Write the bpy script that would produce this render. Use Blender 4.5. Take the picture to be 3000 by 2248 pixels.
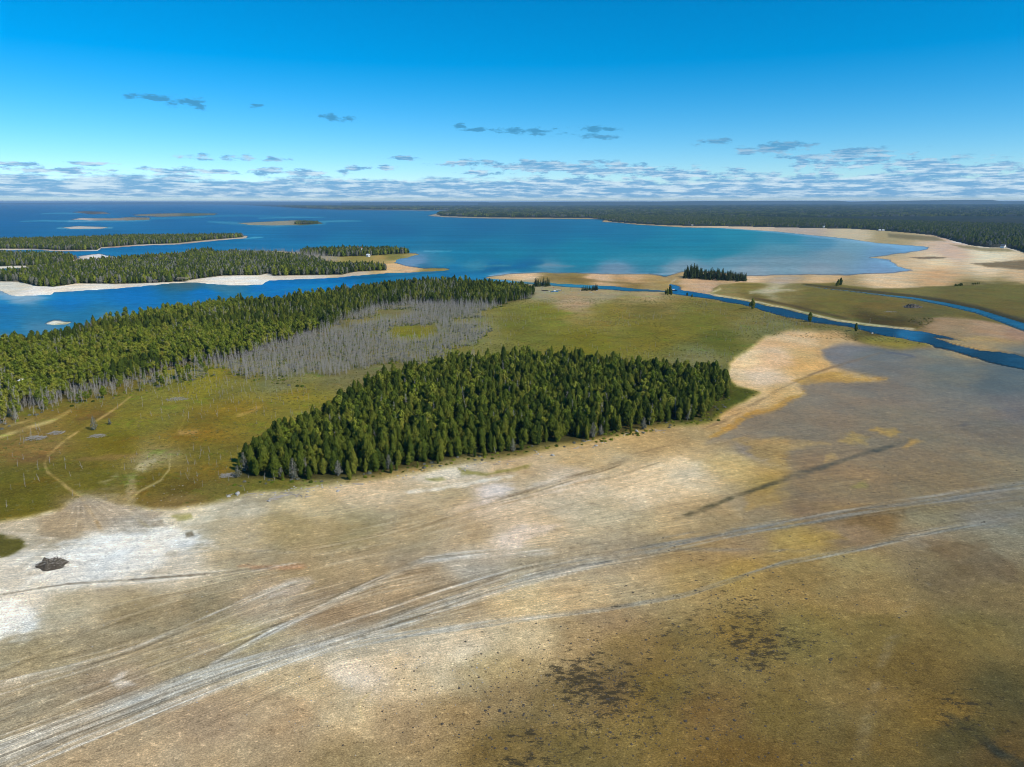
import bpy, bmesh, math, random
import numpy as np
from mathutils import Vector

# ------------------------------------------------------------------ scene, camera, world, sun
for o in list(bpy.data.objects):
    bpy.data.objects.remove(o, do_unlink=True)
scene = bpy.context.scene
COL = scene.collection
R = math.radians

F = 2027.0                      # focal length in photo pixels (3000 px wide)
HORIZON = 593.0                 # photo row of the true horizon
PITCH = math.atan((1124.0 - HORIZON) / F)
CAMH = 90.0

cam_data = bpy.data.cameras.new('camera')
cam = bpy.data.objects.new('camera', cam_data)
COL.objects.link(cam)
cam.location = (0, 0, CAMH)
cam.rotation_euler = (math.pi / 2 - PITCH, 0, 0)
cam_data.sensor_width = 36.0
cam_data.lens = F / 3000.0 * 36.0
cam_data.clip_start = 0.5
cam_data.clip_end = 200000.0
scene.camera = cam

SUN_AZ, SUN_EL = R(122), R(40)      # azimuth clockwise from the view direction (+Y)
sun_vec = Vector((math.sin(SUN_AZ) * math.cos(SUN_EL), math.cos(SUN_AZ) * math.cos(SUN_EL), math.sin(SUN_EL)))
sun_data = bpy.data.lights.new('sun', 'SUN')
sun_data.energy = 4.2
sun_data.angle = R(0.53)
sun_data.color = (1.0, 0.94, 0.83)
sun = bpy.data.objects.new('sun', sun_data)
sun.rotation_euler = (-sun_vec).to_track_quat('-Z', 'Y').to_euler()
sun.location = (200, -120, 400)
COL.objects.link(sun)

scene.view_settings.view_transform = 'Standard'
scene.view_settings.look = 'None'
scene.view_settings.exposure = 0.0
scene.view_settings.gamma = 1.0
scene.view_settings.use_curve_mapping = False
scene.render.engine = 'CYCLES'
scene.cycles.max_bounces = 6
scene.cycles.diffuse_bounces = 1
scene.cycles.glossy_bounces = 2
scene.cycles.transparent_max_bounces = 8
scene.cycles.volume_bounces = 0
scene.cycles.filter_width = 1.0

def s2l(c):
    c = np.asarray(c, dtype=np.float64) / 255.0
    return np.where(c <= 0.04045, c / 12.92, ((c + 0.055) / 1.055) ** 2.4)

# pixel <-> ground
CP, SP = math.cos(PITCH), math.sin(PITCH)
def ray(u, v):
    x = (np.asarray(u, float) - 1500.0) / F
    y = -(np.asarray(v, float) - 1124.0) / F
    return x, CP + y * SP, -SP + y * CP          # world x, y, z of the ray
def to_ground(u, v, z=0.5):
    dx, dy, dz = ray(u, v)
    t = (CAMH - z) / (-dz)
    return dx * t, dy * t
def to_pixel(X, Y, Z=0.5):
    X = np.asarray(X, float); Y = np.asarray(Y, float)
    dz = np.asarray(Z, float) - CAMH
    fwd = Y * CP - dz * SP
    fwd = np.where(fwd < 1e-3, 1e-3, fwd)
    up = Y * SP + dz * CP
    return 1500.0 + F * X / fwd, 1124.0 - F * up / fwd
def dirang(u, v):
    dx, dy, dz = ray(u, v)
    return math.atan2(dx, dy), math.atan2(dz, math.hypot(dx, dy))

# ------------------------------------------------------------------ node helpers
def N(nt, typ, loc=None, **kw):
    n = nt.nodes.new(typ)
    for k, v in kw.items():
        setattr(n, k, v)
    return n
def L(nt, a, b):
    nt.links.new(a, b)
def math_node(nt, op, a, b=None, clamp=False):
    n = nt.nodes.new('ShaderNodeMath'); n.operation = op; n.use_clamp = clamp
    for i, x in enumerate((a, b)):
        if x is None: continue
        if isinstance(x, (int, float)): n.inputs[i].default_value = x
        else: nt.links.new(x, n.inputs[i])
    return n.outputs[0]
def mixc(nt, fac, a, b, blend='MIX'):
    n = nt.nodes.new('ShaderNodeMix'); n.data_type = 'RGBA'; n.blend_type = blend
    for idx, x in ((0, fac), (6, a), (7, b)):
        if isinstance(x, (int, float)): n.inputs[idx].default_value = x
        elif isinstance(x, (tuple, list)): n.inputs[idx].default_value = (x[0], x[1], x[2], 1)
        else: nt.links.new(x, n.inputs[idx])
    return n.outputs[2]
def ramp(nt, fac, stops):
    n = nt.nodes.new('ShaderNodeValToRGB')
    e = n.color_ramp.elements
    while len(e) < len(stops): e.new(0.5)
    for i, (p, c) in enumerate(stops):
        e[i].position = p
        e[i].color = (c, c, c, 1) if isinstance(c, (int, float)) else (c[0], c[1], c[2], 1)
    nt.links.new(fac, n.inputs[0])
    return n.outputs[0]
def smooth(nt, x, a, b, c=0.0, d=1.0):
    n = nt.nodes.new('ShaderNodeMapRange'); n.interpolation_type = 'SMOOTHSTEP'
    nt.links.new(x, n.inputs[0])
    n.inputs[1].default_value = a; n.inputs[2].default_value = b
    n.inputs[3].default_value = c; n.inputs[4].default_value = d
    return n.outputs[0]
def noise_tex(nt, vec, scale, detail=3.0, rough=0.55, lac=2.0):
    n = nt.nodes.new('ShaderNodeTexNoise')
    n.inputs['Scale'].default_value = scale; n.inputs['Detail'].default_value = detail
    n.inputs['Roughness'].default_value = rough; n.inputs['Lacunarity'].default_value = lac
    if vec is not None: nt.links.new(vec, n.inputs['Vector'])
    return n.outputs['Fac']
def vscale(nt, vec, s):
    n = nt.nodes.new('ShaderNodeVectorMath'); n.operation = 'MULTIPLY'
    nt.links.new(vec, n.inputs[0]); n.inputs[1].default_value = s
    return n.outputs[0]

# ------------------------------------------------------------------ sky with clouds
world = bpy.data.worlds.new('World')
scene.world = world
world.use_nodes = True
world.cycles.sampling_method = 'MANUAL'
world.cycles.sample_map_resolution = 512
nt = world.node_tree
nt.nodes.clear()
out = N(nt, 'ShaderNodeOutputWorld')
bg = N(nt, 'ShaderNodeBackground')
SKY_STRENGTH = 0.14
bg.inputs['Strength'].default_value = SKY_STRENGTH
L(nt, bg.outputs[0], out.inputs[0])
sky = N(nt, 'ShaderNodeTexSky')
sky.sky_type = 'NISHITA'
sky.sun_disc = False
sky.sun_elevation = SUN_EL
sky.sun_rotation = SUN_AZ
sky.altitude = 200
sky.air_density = 0.8
sky.dust_density = 0.0
sky.ozone_density = 6.0
hsv = N(nt, 'ShaderNodeHueSaturation')
hsv.inputs['Hue'].default_value = 0.49
hsv.inputs['Saturation'].default_value = 1.40
hsv.inputs['Value'].default_value = 1.0
L(nt, sky.outputs[0], hsv.inputs['Color'])
tc = N(nt, 'ShaderNodeTexCoord')
sep = N(nt, 'ShaderNodeSeparateXYZ')
L(nt, tc.outputs['Generated'], sep.inputs[0])
az = math_node(nt, 'ARCTAN2', sep.outputs[0], sep.outputs[1])
el = math_node(nt, 'ARCSINE', sep.outputs[2])
ae = N(nt, 'ShaderNodeCombineXYZ')
L(nt, az, ae.inputs[0]); L(nt, el, ae.inputs[1])
AE = ae.outputs[0]
n_edge = noise_tex(nt, vscale(nt, AE, (1.0, 2.7, 1.0)), 38.0, 6.0, 0.62)
n_big = noise_tex(nt, vscale(nt, AE, (1.0, 5.5, 1.0)), 7.0, 5.0, 0.6)
n_str = noise_tex(nt, vscale(nt, AE, (1.0, 14.0, 1.0)), 16.0, 5.0, 0.65)
# single clouds seen in the photo (px u, v, half width, half height, weight)
clouds = [(1575, 386, 62, 11, .7), (1745, 402, 68, 10, .6), (1745, 378, 70, 9, .5), (1352, 370, 26, 9, .5), (1385, 380, 40, 6, .45),
          (1490, 380, 48, 8, .5), (990, 345, 55, 10, .55), (560, 300, 60, 17, .45), (440, 285, 60, 12, .35), (745, 308, 28, 8, .4),
          (2100, 416, 55, 9, .6), (2275, 436, 95, 16, 1.1), (2480, 462, 150, 21, 1.3), (2680, 476, 130, 13, 1.1),
          (2800, 498, 200, 28, 1.3), (2950, 530, 180, 32, 1.2), (655, 463, 105, 9, .85), (805, 469, 45, 9, .8),
          (1170, 464, 60, 6, .7), (1375, 478, 95, 10, .9), (1590, 488, 170, 15, 1.3), (1065, 492, 38, 8, .8), (1130, 490, 30, 7, .7),
          (1405, 505, 60, 8, .9), (1800, 500, 150, 18, 1.3), (1960, 512, 170, 18, 1.3), (60, 481, 90, 6, .8), (270, 480, 60, 6, .7),
          (150, 498, 180, 9, .9), (560, 502, 160, 9, .9), (850, 504, 130, 10, .9), (2560, 540, 160, 16, .9), (2350, 530, 260, 24, .9),
          (3250, 500, 160, 20, .9), (-200, 490, 160, 10, .8), (3600, 470, 150, 14, .8), (-600, 470, 150, 10, .7)]
dens = None
for (u, v, ru, rv, w) in clouds:
    a0, e0 = dirang(u, v)
    a1, _ = dirang(u + ru, v); _, e1 = dirang(u, v - rv)
    sub = N(nt, 'ShaderNodeVectorMath', operation='SUBTRACT')
    L(nt, AE, sub.inputs[0]); sub.inputs[1].default_value = (a0, e0, 0)
    sc = vscale(nt, sub.outputs[0], (1.0 / (a1 - a0), 1.0 / (e1 - e0), 0))
    ln = N(nt, 'ShaderNodeVectorMath', operation='LENGTH'); L(nt, sc, ln.inputs[0])
    m = N(nt, 'ShaderNodeMath', operation='MULTIPLY_ADD')
    L(nt, ln.outputs['Value'], m.inputs[0]); m.inputs[1].default_value = -0.55; m.inputs[2].default_value = 0.50 + 0.22 * w
    dens = m.outputs[0] if dens is None else math_node(nt, 'MAXIMUM', dens, m.outputs[0])
edge = math_node(nt, 'MULTIPLY', math_node(nt, 'SUBTRACT', n_edge, 0.5), 3.2)
single = smooth(nt, math_node(nt, 'ADD', dens, edge), 0.0, 0.5, 0, 0.88)
single = math_node(nt, 'MULTIPLY', single, smooth(nt, dens, -0.5, 0.05))
# the cloud bank above the horizon: cover grows towards the horizon
cover = smooth(nt, el, R(2.75), R(0.9))
bank = math_node(nt, 'ADD', math_node(nt, 'MULTIPLY', math_node(nt, 'SUBTRACT', n_big, 0.5), 1.9), math_node(nt, 'SUBTRACT', cover, 0.42))
bank = math_node(nt, 'ADD', bank, math_node(nt, 'MULTIPLY', math_node(nt, 'SUBTRACT', n_edge, 0.5), 1.1))
bank = smooth(nt, bank, -0.06, 0.30, 0, 0.9)
bank = math_node(nt, 'MULTIPLY', bank, smooth(nt, el, R(3.1), R(2.2)))
bank = math_node(nt, 'MULTIPLY', bank, smooth(nt, el, R(0.12), R(0.5), 0.25, 1.0))
alld = math_node(nt, 'MAXIMUM', single, bank)
def sc10(c, k=1.0):
    l = s2l(c) / SKY_STRENGTH * k
    return (float(l[0]), float(l[1]), float(l[2]))
n_puff = noise_tex(nt, vscale(nt, AE, (1.0, 5.5, 1.0)), 38.0, 5.0, 0.6)
ccol = mixc(nt, smooth(nt, math_node(nt, 'ADD', math_node(nt, 'MULTIPLY', n_str, 0.55), math_node(nt, 'MULTIPLY', n_puff, 0.45)), 0.44, 0.60), sc10((108, 168, 216)), sc10((214, 236, 250)))
hi = smooth(nt, el, R(1.9), R(5.5))
ccol = mixc(nt, hi, ccol, sc10((70, 150, 196)))
skyc = hsv.outputs[0]
fin = mixc(nt, alld, skyc, ccol)
L(nt, fin, bg.inputs['Color'])

# ------------------------------------------------------------------ numpy noise and masks
def _hash(ix, iy, seed):
    h = (ix.astype(np.int64) * 374761393 + iy.astype(np.int64) * 668265263 + seed * 1442695041) & 0xffffffff
    h = ((h ^ (h >> 13)) * 1274126177) & 0xffffffff
    return ((h ^ (h >> 16)) & 0xffff) / 65535.0
def vnoise(x, y, seed=0):
    ix = np.floor(x); iy = np.floor(y)
    fx = x - ix; fy = y - iy
    fx = fx * fx * (3 - 2 * fx); fy = fy * fy * (3 - 2 * fy)
    ix = ix.astype(np.int64); iy = iy.astype(np.int64)
    a = _hash(ix, iy, seed); b = _hash(ix + 1, iy, seed)
    c = _hash(ix, iy + 1, seed); d = _hash(ix + 1, iy + 1, seed)
    return (a * (1 - fx) + b * fx) * (1 - fy) + (c * (1 - fx) + d * fx) * fy
def fbm(x, y, seed=0, octv=4):
    s = 0; a = 0.5; tot = 0
    for i in range(octv):
        s = s + a * vnoise(x, y, seed + i * 17); tot += a
        x = x * 2.03 + 11.3; y = y * 2.03 + 5.7; a *= 0.5
    return s / tot
def sstep(x, a, b):
    t = np.clip((x - a) / (b - a), 0, 1)
    return t * t * (3 - 2 * t)
def seg_dist(px, py, poly, closed):
    best = np.full(px.shape, 1e9); bt = np.zeros(px.shape)
    n = len(poly)
    rng_ = range(n) if closed else range(n - 1)
    for i in rng_:
        ax, ay = poly[i][:2]; bx, by = poly[(i + 1) % n][:2]
        ex, ey = bx - ax, by - ay
        ll = ex * ex + ey * ey + 1e-9
        t = np.clip(((px - ax) * ex + (py - ay) * ey) / ll, 0, 1)
        d = np.hypot(px - ax - t * ex, py - ay - t * ey)
        m = d < best
        best[m] = d[m]; bt[m] = (i + t)[m]
    return best, bt
def inside(px, py, poly):
    res = np.zeros(px.shape, bool)
    n = len(poly)
    for i in range(n):
        x1, y1 = poly[i][:2]; x2, y2 = poly[(i + 1) % n][:2]
        if y1 == y2: continue
        c = ((y1 > py) != (y2 > py)) & (px < (x2 - x1) * (py - y1) / (y2 - y1) + x1)
        res ^= c
    return res
def poly_mask(px, py, poly, soft):
    """1 inside, 0 outside, soft edge (px)"""
    P = np.array(poly, float)
    m = np.zeros(px.shape)
    bb = (px > P[:, 0].min() - soft - 2) & (px < P[:, 0].max() + soft + 2) & (py > P[:, 1].min() - soft - 2) & (py < P[:, 1].max() + soft + 2)
    if not bb.any(): return m
    x, y = px[bb], py[bb]
    d, _ = seg_dist(x, y, poly, True)
    d = np.where(inside(x, y, poly), d, -d)
    m[bb] = sstep(d, -soft, soft)
    return m
def stroke_mask(px, py, line, soft=0.6):
    """line: (u, v, half width)"""
    P = np.array(line, float); w = P[:, 2].max() * 1.8 + 4
    m = np.zeros(px.shape)
    bb = (px > P[:, 0].min() - w) & (px < P[:, 0].max() + w) & (py > P[:, 1].min() - w) & (py < P[:, 1].max() + w)
    if not bb.any(): return m
    d, t = seg_dist(px[bb], py[bb], line, False)
    i = np.clip(t.astype(int), 0, len(line) - 2); f = t - i
    hw = P[i, 2] * (1 - f) + P[i + 1, 2] * f
    m[bb] = 1 - sstep(d, hw * (1 - soft), hw * (1 + soft) + 0.6)
    return m
def idw(px, py, pts, aniso=1.7, power=3.8):
    num = None; den = np.zeros(px.shape)
    for p in pts:
        d2 = (px - p[0]) ** 2 + ((py - p[1]) * aniso) ** 2 + 250.0
        w = d2 ** (-power / 2)
        c = np.array(p[2], float)
        num = w[:, None] * c if num is None else num + w[:, None] * c
        den += w
    return num / den[:, None]

# ------------------------------------------------------------------ outlines traced on the ground
# (photo pixels, turned into ground positions by to_ground)
BAY_AND_CHANNEL = [  # everything north of this line is water unless an island
    (-2500, 1150), (-400, 1060), (0, 1012), (181, 992), (316, 953), (452, 928), (656, 897), (814, 890), (1000, 862), (1113, 843),
    (1226, 831), (1316, 831), (1407, 838), (1480, 834), (1530, 829), (1570, 833), (1625, 838), (1750, 846), (1850, 853), (1955, 857),
    (2000, 866), (2080, 877), (2181, 894), (2271, 920), (2361, 940), (2497, 958), (2565, 976), (2633, 989), (2715, 1006), (2735, 1017),
    (2790, 1028), (2880, 1055), (3000, 1083), (3300, 1140), (3300, 1090), (3000, 1045), (2930, 1027), (2860, 1010), (2760, 985), (2700, 970),
    (2610, 962), (2452, 940), (2316, 908), (2195, 881), (2068, 861), (2000, 849), (1985, 838), (1962, 832), (1957, 850),
    (1900, 848), (1800, 838), (1700, 834), (1600, 828), (1530, 824), (1490, 820), (1440, 816), (1420, 813), (1434, 810), (1497, 804), (1565, 800),
    (1678, 800), (1768, 804), (1895, 804), (1927, 806), (1945, 811), (2000, 797), (2090, 797), (2181, 808), (2316, 804), (2475, 806), (2610, 800),
    (2678, 791), (2633, 781), (2606, 761), (2551, 754), (2579, 750), (2633, 743), (2719, 732), (2723, 723), (2655, 718), (2565, 711),
    (2475, 698), (2384, 689), (2271, 678), (2113, 668), (2000, 666), (1920, 661), (1870, 658), (1810, 652), (1765, 650), (1775, 642), (1740, 641.5),
    (1620, 641), (1500, 640.5), (1420, 640), (1300, 636), (1255, 632), (1275, 628), (1290, 624), (1350, 619), (1300, 617), (1250, 617), (1170, 616),
    (1000, 614.5), (900, 611), (840, 607), (780, 602), (700, 599.5), (600, 598), (300, 597.5), (-600, 596.5), (-600, 590), (-6000, 590), (-6000, 1400)]
STREAM = [(2345, 834, .6), (2400, 843, 1), (2497, 853, 1.5), (2588, 864, 2.3), (2678, 874, 3.5), (2768, 890, 5), (2859, 910, 7), (2949, 940, 10), (3000, 957, 12), (3150, 1010, 17), (3400, 1110, 24)]
ISLANDS = [
    [(-900, 740), (-200, 734), (0, 732), (104, 731), (172, 736), (290, 735), (294, 728), (407, 720), (511, 717), (610, 707), (723, 698), (722, 691), (600, 692), (400, 693), (200, 700), (0, 705), (-200, 706), (-900, 712)],
    [(-600, 850), (-200, 845), (0, 853), (45, 867), (154, 861), (158, 854), (316, 846), (452, 836), (488, 831), (565, 827), (606, 831), (678, 835), (768, 833), (791, 822), (1000, 813), (1045, 808),
     (1090, 802), (1136, 799), (1226, 797), (1316, 791), (1312, 787), (1244, 786), (1199, 781), (1154, 769), (1158, 761), (1226, 746), (1217, 743), (1199, 742), (1150, 733), (1000, 730), (927, 736),
     (859, 738), (827, 736), (678, 734), (624, 736), (547, 741), (452, 746), (362, 757), (294, 745), (235, 750), (231, 757), (120, 780), (66, 797), (0, 806), (-200, 808), (-600, 812)],
    [(-600, 790), (-200, 786), (0, 786), (90, 784), (130, 780), (235, 762), (231, 757), (180, 746), (100, 743), (0, 742), (-200, 743), (-600, 750)],
    [(215, 622), (250, 619), (300, 621), (322, 626), (270, 628)],
    [(388, 630), (450, 626.5), (540, 625), (632, 626), (630, 629.5), (560, 633), (470, 635), (400, 632)],
    [(210, 643), (240, 639), (330, 640), (380, 637), (440, 638), (438, 644), (370, 646), (260, 646)],
    [(182, 667), (230, 663), (320, 666), (300, 670), (210, 671)],
    [(700, 654), (760, 651), (820, 648), (870, 645.5), (930, 648), (945, 655), (880, 660), (800, 660.5), (730, 659)],
    [(130, 946), (165, 939), (212, 942), (185, 948), (150, 949)],
    [(2735, 988), (2800, 998), (2900, 1015), (2985, 1030), (2960, 1036), (2880, 1028), (2800, 1010)],
]
FOREST = {   # ground footprints of the woods
 'front': [(665, 1395), (740, 1398), (850, 1402), (960, 1403), (1100, 1393), (1200, 1376), (1250, 1368), (1340, 1345), (1450, 1330), (1600, 1303), (1700, 1287), (1800, 1270), (1880, 1250), (1960, 1237),
           (2000, 1236), (2080, 1222), (2105, 1180), (2140, 1150), (2140, 1118), (2080, 1108), (2000, 1098), (1930, 1092), (1860, 1085), (1770, 1077), (1720, 1070), (1590, 1060), (1500, 1063), (1393, 1075), (1325, 1080),
           (1253, 1098), (1158, 1115), (1090, 1138), (1000, 1200), (950, 1230), (886, 1265), (800, 1295), (741, 1330), (690, 1370)],
 'left': [(-700, 1200), (-300, 1225), (0, 1215), (113, 1182), (181, 1166), (253, 1146), (339, 1122), (393, 1106), (452, 1092), (500, 1080), (590, 1062), (720, 1050), (770, 1032), (860, 1003), (1000, 940), (1090, 908),
          (1203, 888), (1316, 896), (1475, 893), (1542, 877), (1566, 862), (1520, 850), (1407, 843), (1316, 835), (1226, 835), (1113, 848), (1000, 867), (814, 895), (656, 902), (452, 933), (316, 958), (181, 998), (0, 1018), (-400, 1065), (-1100, 1130)],
 'dead': [(-300, 1262), (0, 1258), (113, 1210), (253, 1182), (393, 1154), (565, 1114), (640, 1100), (760, 1130), (900, 1165), (960, 1150), (1090, 1110), (1250, 1080), (1390, 1050), (1400, 995), (1442, 962), (1432, 935), (1380, 922),
          (1480, 900), (1560, 872), (1500, 870), (1316, 885), (1203, 872), (1090, 895), (1000, 915), (860, 985), (770, 1012), (720, 1046), (590, 1045), (400, 1085), (300, 1105), (200, 1140), (0, 1195)],
 'island_a': [(-800, 734), (0, 729), (104, 729), (172, 733), (285, 732), (294, 725), (400, 717), (511, 713), (610, 703), (712, 695), (712, 693), (600, 694.5), (400, 696), (200, 703), (0, 708), (-800, 714)],
 'island_b': [(-500, 838), (0, 824), (60, 826), (110, 838), (160, 840), (230, 830), (340, 832), (440, 829), (540, 824), (570, 818), (650, 808), (760, 806), (790, 800), (800, 808), (900, 806), (1000, 805), (1040, 796), (1105, 793), (1132, 792),
              (1128, 786), (1060, 784), (960, 782), (940, 768), (860, 756), (790, 749), (700, 746), (610, 749), (480, 755), (400, 762), (300, 768), (200, 780), (110, 792), (60, 802), (0, 809), (-500, 815)],
 'island_c': [(-500, 783), (0, 780), (90, 778), (190, 768), (225, 760), (180, 752), (100, 750), (0, 749), (-500, 752)],
 'island_tip': [(880, 747), (1000, 752), (1060, 750), (1100, 748), (1160, 744), (1200, 742.5), (1199, 741), (1150, 737), (1000, 736), (890, 741)],
 'islet': [(545, 744), (600, 743), (628, 740), (620, 737.5), (560, 740)],
 'reef_trees': [(862, 656.5), (900, 657), (932, 655), (925, 653), (880, 653)],
}
MAINLAND = [(700, 599.5), (840, 606.5), (900, 610), (1000, 613.5), (1170, 614.5), (1300, 616), (1350, 618), (1300, 623), (1285, 628), (1300, 633), (1420, 636.5), (1500, 637.5), (1740, 639), (1790, 641), (1785, 648),
            (1870, 655), (1920, 658), (2000, 661), (2120, 662), (2250, 665), (2400, 668), (2500, 670), (2600, 676), (2680, 683), (2740, 689), (2768, 697), (2800, 706), (2850, 718), (2900, 724), (2955, 725), (2990, 734), (3020, 745), (3400, 760), (6000, 830), (6000, 590), (700, 590)]
MEADOW = [(-2500, 1600), (-300, 1540), (0, 1526), (80, 1515), (170, 1490), (200, 1468), (230, 1452), (290, 1458), (340, 1475), (450, 1490), (520, 1488), (600, 1478), (680, 1462), (760, 1440), (850, 1438), (950, 1422), (1100, 1408),
          (1250, 1385), (1340, 1365), (1450, 1345), (1600, 1318), (1750, 1285), (1850, 1265), (1960, 1250), (2060, 1240), (2100, 1225), (2150, 1190), (2222, 1150), (2160, 1130), (2131, 1100), (2149, 1048), (2203, 1017), (2244, 985), (2316, 967),
          (2400, 970), (2452, 968), (2500, 988), (2545, 1008), (2640, 1020), (2722, 1012), (2700, 1000), (2633, 985), (2565, 972), (2497, 954), (2361, 936), (2271, 916), (2181, 890), (2080, 873), (2000, 862), (1955, 852), (1850, 847), (1600, 825), (1300, 815), (0, 970), (-2500, 1050)]
MARSH = [(2072, 860), (2113, 835), (2181, 829), (2289, 833), (2362, 830), (2440, 827), (2488, 836), (2560, 845), (2640, 843), (2814, 836), (3000, 833), (3600, 835), (3600, 1150), (3400, 1085), (2960, 955), (2880, 938), (2760, 930), (2670, 933), (2650, 943), (2700, 958), (2690, 966), (2610, 962), (2452, 942), (2316, 910), (2195, 883)]
SAND = [(-600, 1480), (400, 1480), (900, 1440), (1500, 1360), (2050, 1270), (2200, 1330), (2150, 1480), (1900, 1560), (1850, 1740), (1600, 1830), (1400, 1960), (1250, 2080), (900, 2180), (600, 2300), (-600, 2600)]
WET = [(2475, 1005), (2430, 1011), (2412, 1025), (2412, 1040), (2434, 1065), (2475, 1081), (2542, 1099), (2601, 1110), (2497, 1117), (2371, 1112), (2339, 1130), (2362, 1149), (2294, 1171), (2271, 1194), (2203, 1212), (2158, 1230),
       (2090, 1275), (2059, 1300), (2180, 1292), (2300, 1285), (2310, 1380), (2250, 1455), (2500, 1480), (3000, 1470), (4500, 1500), (4500, 1100), (3000, 1000), (2860, 985), (2725, 1015), (2640, 1024), (2540, 1010)]

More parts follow.
